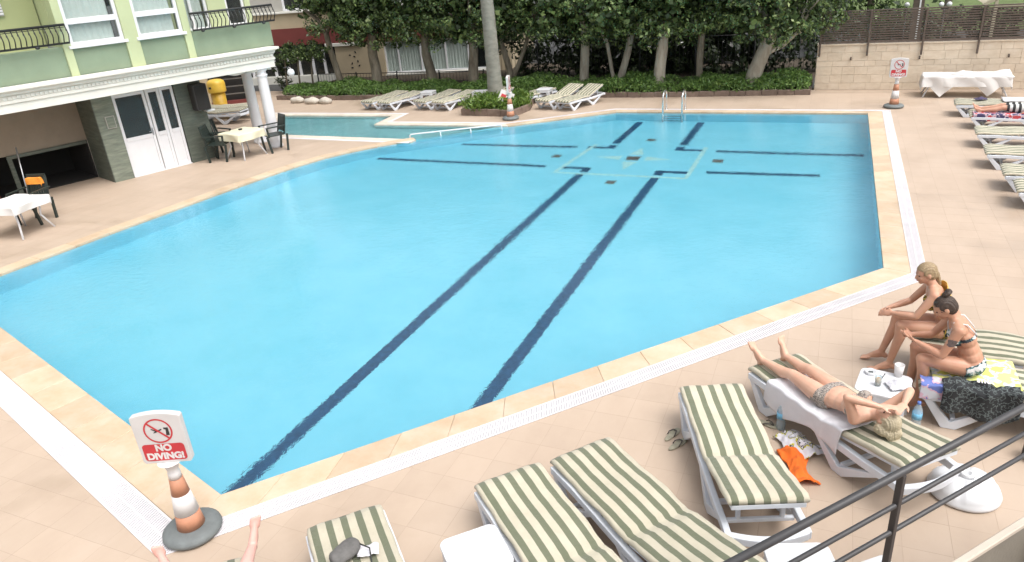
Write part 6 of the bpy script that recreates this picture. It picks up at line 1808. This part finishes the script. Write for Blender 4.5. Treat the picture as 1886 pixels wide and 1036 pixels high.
# on the side table: ashtray, orange drink, cup, paper bag
ZT_ = 0.4165
a_ = MB().lathe([(0.0, 0.0), (0.048, 0.0), (0.056, 0.028), (0.046, 0.028), (0.040, 0.010), (0.0, 0.010)], n=20).build('ashtray', M['white_plastic'], loc=(0.60, 6.85, ZT_)); tag(a_, 'white ashtray on the side table before the seated women', 'ashtray')
MB().b2(-0.022, 0.018, -0.008, 0.008, 0.012, 0.026).build('ash', M['cone_grey'], a_)
g = empty('drinking_glass', (0.655, 6.64, ZT_), 0, 'glass of orange drink with a dark straw on the side table', 'glass')
MB().lathe([(0.026, 0.0), (0.033, 0.10), (0.0315, 0.10), (0.025, 0.006), (0.0, 0.006)], n=18).build('glass_wall', M['pet'], g)
MB().lathe([(0.024, 0.007), (0.0295, 0.072), (0.0, 0.072)], n=18).build('orange_drink', plain('orange_juice', (0.85, 0.38, 0.03), 0.3, 0.05, 10), g)
MB().tube([(0.005, 0, 0.02), (0.045, -0.02, 0.15)], 0.004, 6).build('straw', M['sign_black'], g)
cp = MB().lathe([(0.034, 0.0), (0.046, 0.125), (0.0435, 0.125), (0.032, 0.006), (0.0, 0.006)], n=20).build('paper_cup', M['cone_white'], loc=(0.84, 6.87, ZT_)); tag(cp, 'tall pale cup at the far corner of the side table', 'cup')
def fp(u, v):
    x = (u - 0.5) * 0.20; y = (v - 0.5) * 0.16
    return (x, y, 0.012 + 0.045 * math.exp(-(x / 0.07) ** 2 - (y / 0.06) ** 2) + abs(wrinkle(x * 4, y * 4, 6, 0.010)))
pb = sheet('paper_bag', 18, 16, fp, plain('crumpled_paper', (0.58, 0.58, 0.62), 0.8, 0.08, 20), None, 0.003, (0.83, 6.66, ZT_), (0, 0, 0.4)); tag(pb, 'crumpled pale bag on the near corner of the side table', 'bag')
# white parasol base: a low lobed drum with a socket
ub_ = empty('parasol_base', (1.33, 5.80, 0.001), R(15), 'round white plastic parasol base on the deck behind the handrail', 'parasol base')
mb = MB(); n = 64; prof = [(0.255, 0.0), (0.272, 0.012), (0.275, 0.035), (0.262, 0.05), (0.258, 0.075), (0.235, 0.115), (0.18, 0.150), (0.10, 0.165), (0.06, 0.168)]
V = []
for r_, z in prof:
    for k in range(n):
        a = 2 * math.pi * k / n; w = min(1, max(0, (z - 0.05) / 0.05)); lob = 1 - w * 0.055 * max(0, math.cos(6 * a)) ** 8
        V.append((r_ * lob * math.cos(a), r_ * lob * math.sin(a), z - w * 0.018 * max(0, math.cos(6 * a)) ** 8))
F = [(i * n + k, i * n + (k + 1) % n, (i + 1) * n + (k + 1) % n, (i + 1) * n + k) for i in range(len(prof) - 1) for k in range(n)]
F.append(tuple((len(prof) - 1) * n + k for k in range(n)))
mb.add(V, F, True); mb.build('shell', M['white_plastic'], ub_)
MB().lathe([(0.052, 0.166), (0.050, 0.20), (0.034, 0.202), (0.032, 0.16)], n=20).build('socket', M['white_plastic'], ub_)
MB().ell((0.13, -0.10, 0.148), (0.026, 0.026, 0.014), 12, 6).build('filler_cap', M['white_plastic'], ub_)
# grey bag with strap on the first lounger
def fg(u, v):
    a = 2 * math.pi * v; x = (u - 0.5) * 0.26; r_ = 0.055 * math.sqrt(max(0.02, 1 - (2 * u - 1) ** 4))
    return (x, r_ * 1.5 * math.cos(a) + 0.03 * u, 0.05 + r_ * 0.85 * math.sin(a) + wrinkle(x * 2, v * 0.3, 3, 0.004))
bg_ = empty('bag', (-2.98, 3.12, 0.435), R(70), 'small grey bag with a thin strap lying on the nearest lounger', 'bag')
sheet('bag_body', 22, 24, fg, plain('grey_fabric', (0.13, 0.125, 0.12), 0.8, 0.2, 20, 0.4, 90), bg_, 0.004)
MB().tube([(0.10, 0.0, 0.07), (0.14, -0.10, 0.05), (0.08, -0.20, 0.012), (-0.04, -0.20, 0.010), (-0.12, -0.10, 0.03)], 0.006, 6).build('strap', M['sign_black'], bg_)
def fpp(u, v): return ((u - 0.5) * 0.16, (v - 0.5) * 0.12, 0.008 + abs(wrinkle(u * 0.3, v * 0.3, 4, 0.012)))
tis = sheet('tissue', 12, 10, fpp, M['towel_white'], None, 0.003, (-2.86, 3.22, 0.437), (0, 0, 0.6)); tag(tis, 'white tissue beside the grey bag on the nearest lounger', 'tissue')
# white boxes at the bottom, behind the handrail
side_table(0.13, 4.10, 20, 'white side table below the handrail at the bottom of the picture')
wb = MB().prism(rounded(0.22, 0.16, 0.03), 0.0, 0.28).build('white_crate', M['white_plastic'], loc=(0.62, 4.42, 0.001), rot=(0, 0, 0.7), bevel=0.01); tag(wb, 'narrow white plastic box standing at the foot of the handrail post', 'box')
# on the right hand loungers
M['red_print'] = pattern_mat('red_print_towel', (0.50, 0.06, 0.07), [(0.55, 0.45, 0.50), (0.06, 0.05, 0.12)], 9, 0.55)
def fr_(u, v):
    x = 0.02 + u * 1.0; t = v * 0.46; y = -0.02 - t; z = 0.445
    if y < -0.315: e = -0.315 - y; y = -0.335; z -= e
    return (x, y, z + abs(wrinkle(x, y, 3, 0.004)))
rt = sheet('towel', 30, 24, fr_, M['red_print'], None, 0.007, (2.95, 19.45, -0.085), (0, 0, R(-4))); tag(rt, 'red printed towel under the person at the right edge', 'towel')
def fsm(u, v): return ((u - 0.5) * 0.26, (v - 0.5) * 0.16, 0.01 + 0.05 * math.exp(-((u - .5) * 3) ** 2 - ((v - .5) * 3) ** 2) + abs(wrinkle(u * 0.3, v * 0.3, 1, 0.012)))
sm = sheet('garment', 14, 12, fsm, plain('purple_cloth', (0.06, 0.05, 0.10), 0.9, 0.2, 10), None, 0.006, (3.30, 20.75, 0.352), (0, 0, 0.2)); tag(sm, 'small dark purple garment on the farthest right hand lounger', 'clothing')
def fwt(u, v): return (u * 0.9, (v - 0.5) * 0.5, 0.008 + abs(wrinkle(u, v, 9, 0.006)))
for x, y, lb in ((3.75, 20.75, 'white towel folded on the farthest right hand lounger'), (3.85, 17.75, 'white towel on the right hand lounger nearer than the lying person'), (3.62, 16.15, 'white towel on the middle right hand lounger')):
    t_ = sheet('towel', 16, 10, fwt, M['towel_white'], None, 0.012, (x, y, 0.352), (0, 0, R(-4))); tag(t_, lb, 'towel', 'white towels at the right edge')
hb_ = empty('handbag', (1.98, 6.45, 0.0), 0.3, 'black handbag on the deck at the right picture edge', 'bag')
MB().prism(rounded(0.26, 0.15, 0.05), 0.0, 0.17).build('bag_body', M['sign_black'], hb_, 0.02, 2)
MB().tube([(-0.08, 0, 0.16), (-0.06, 0, 0.26), (0.06, 0, 0.26), (0.08, 0, 0.16)], 0.008, 8).build('handle', M['sign_black'], hb_)
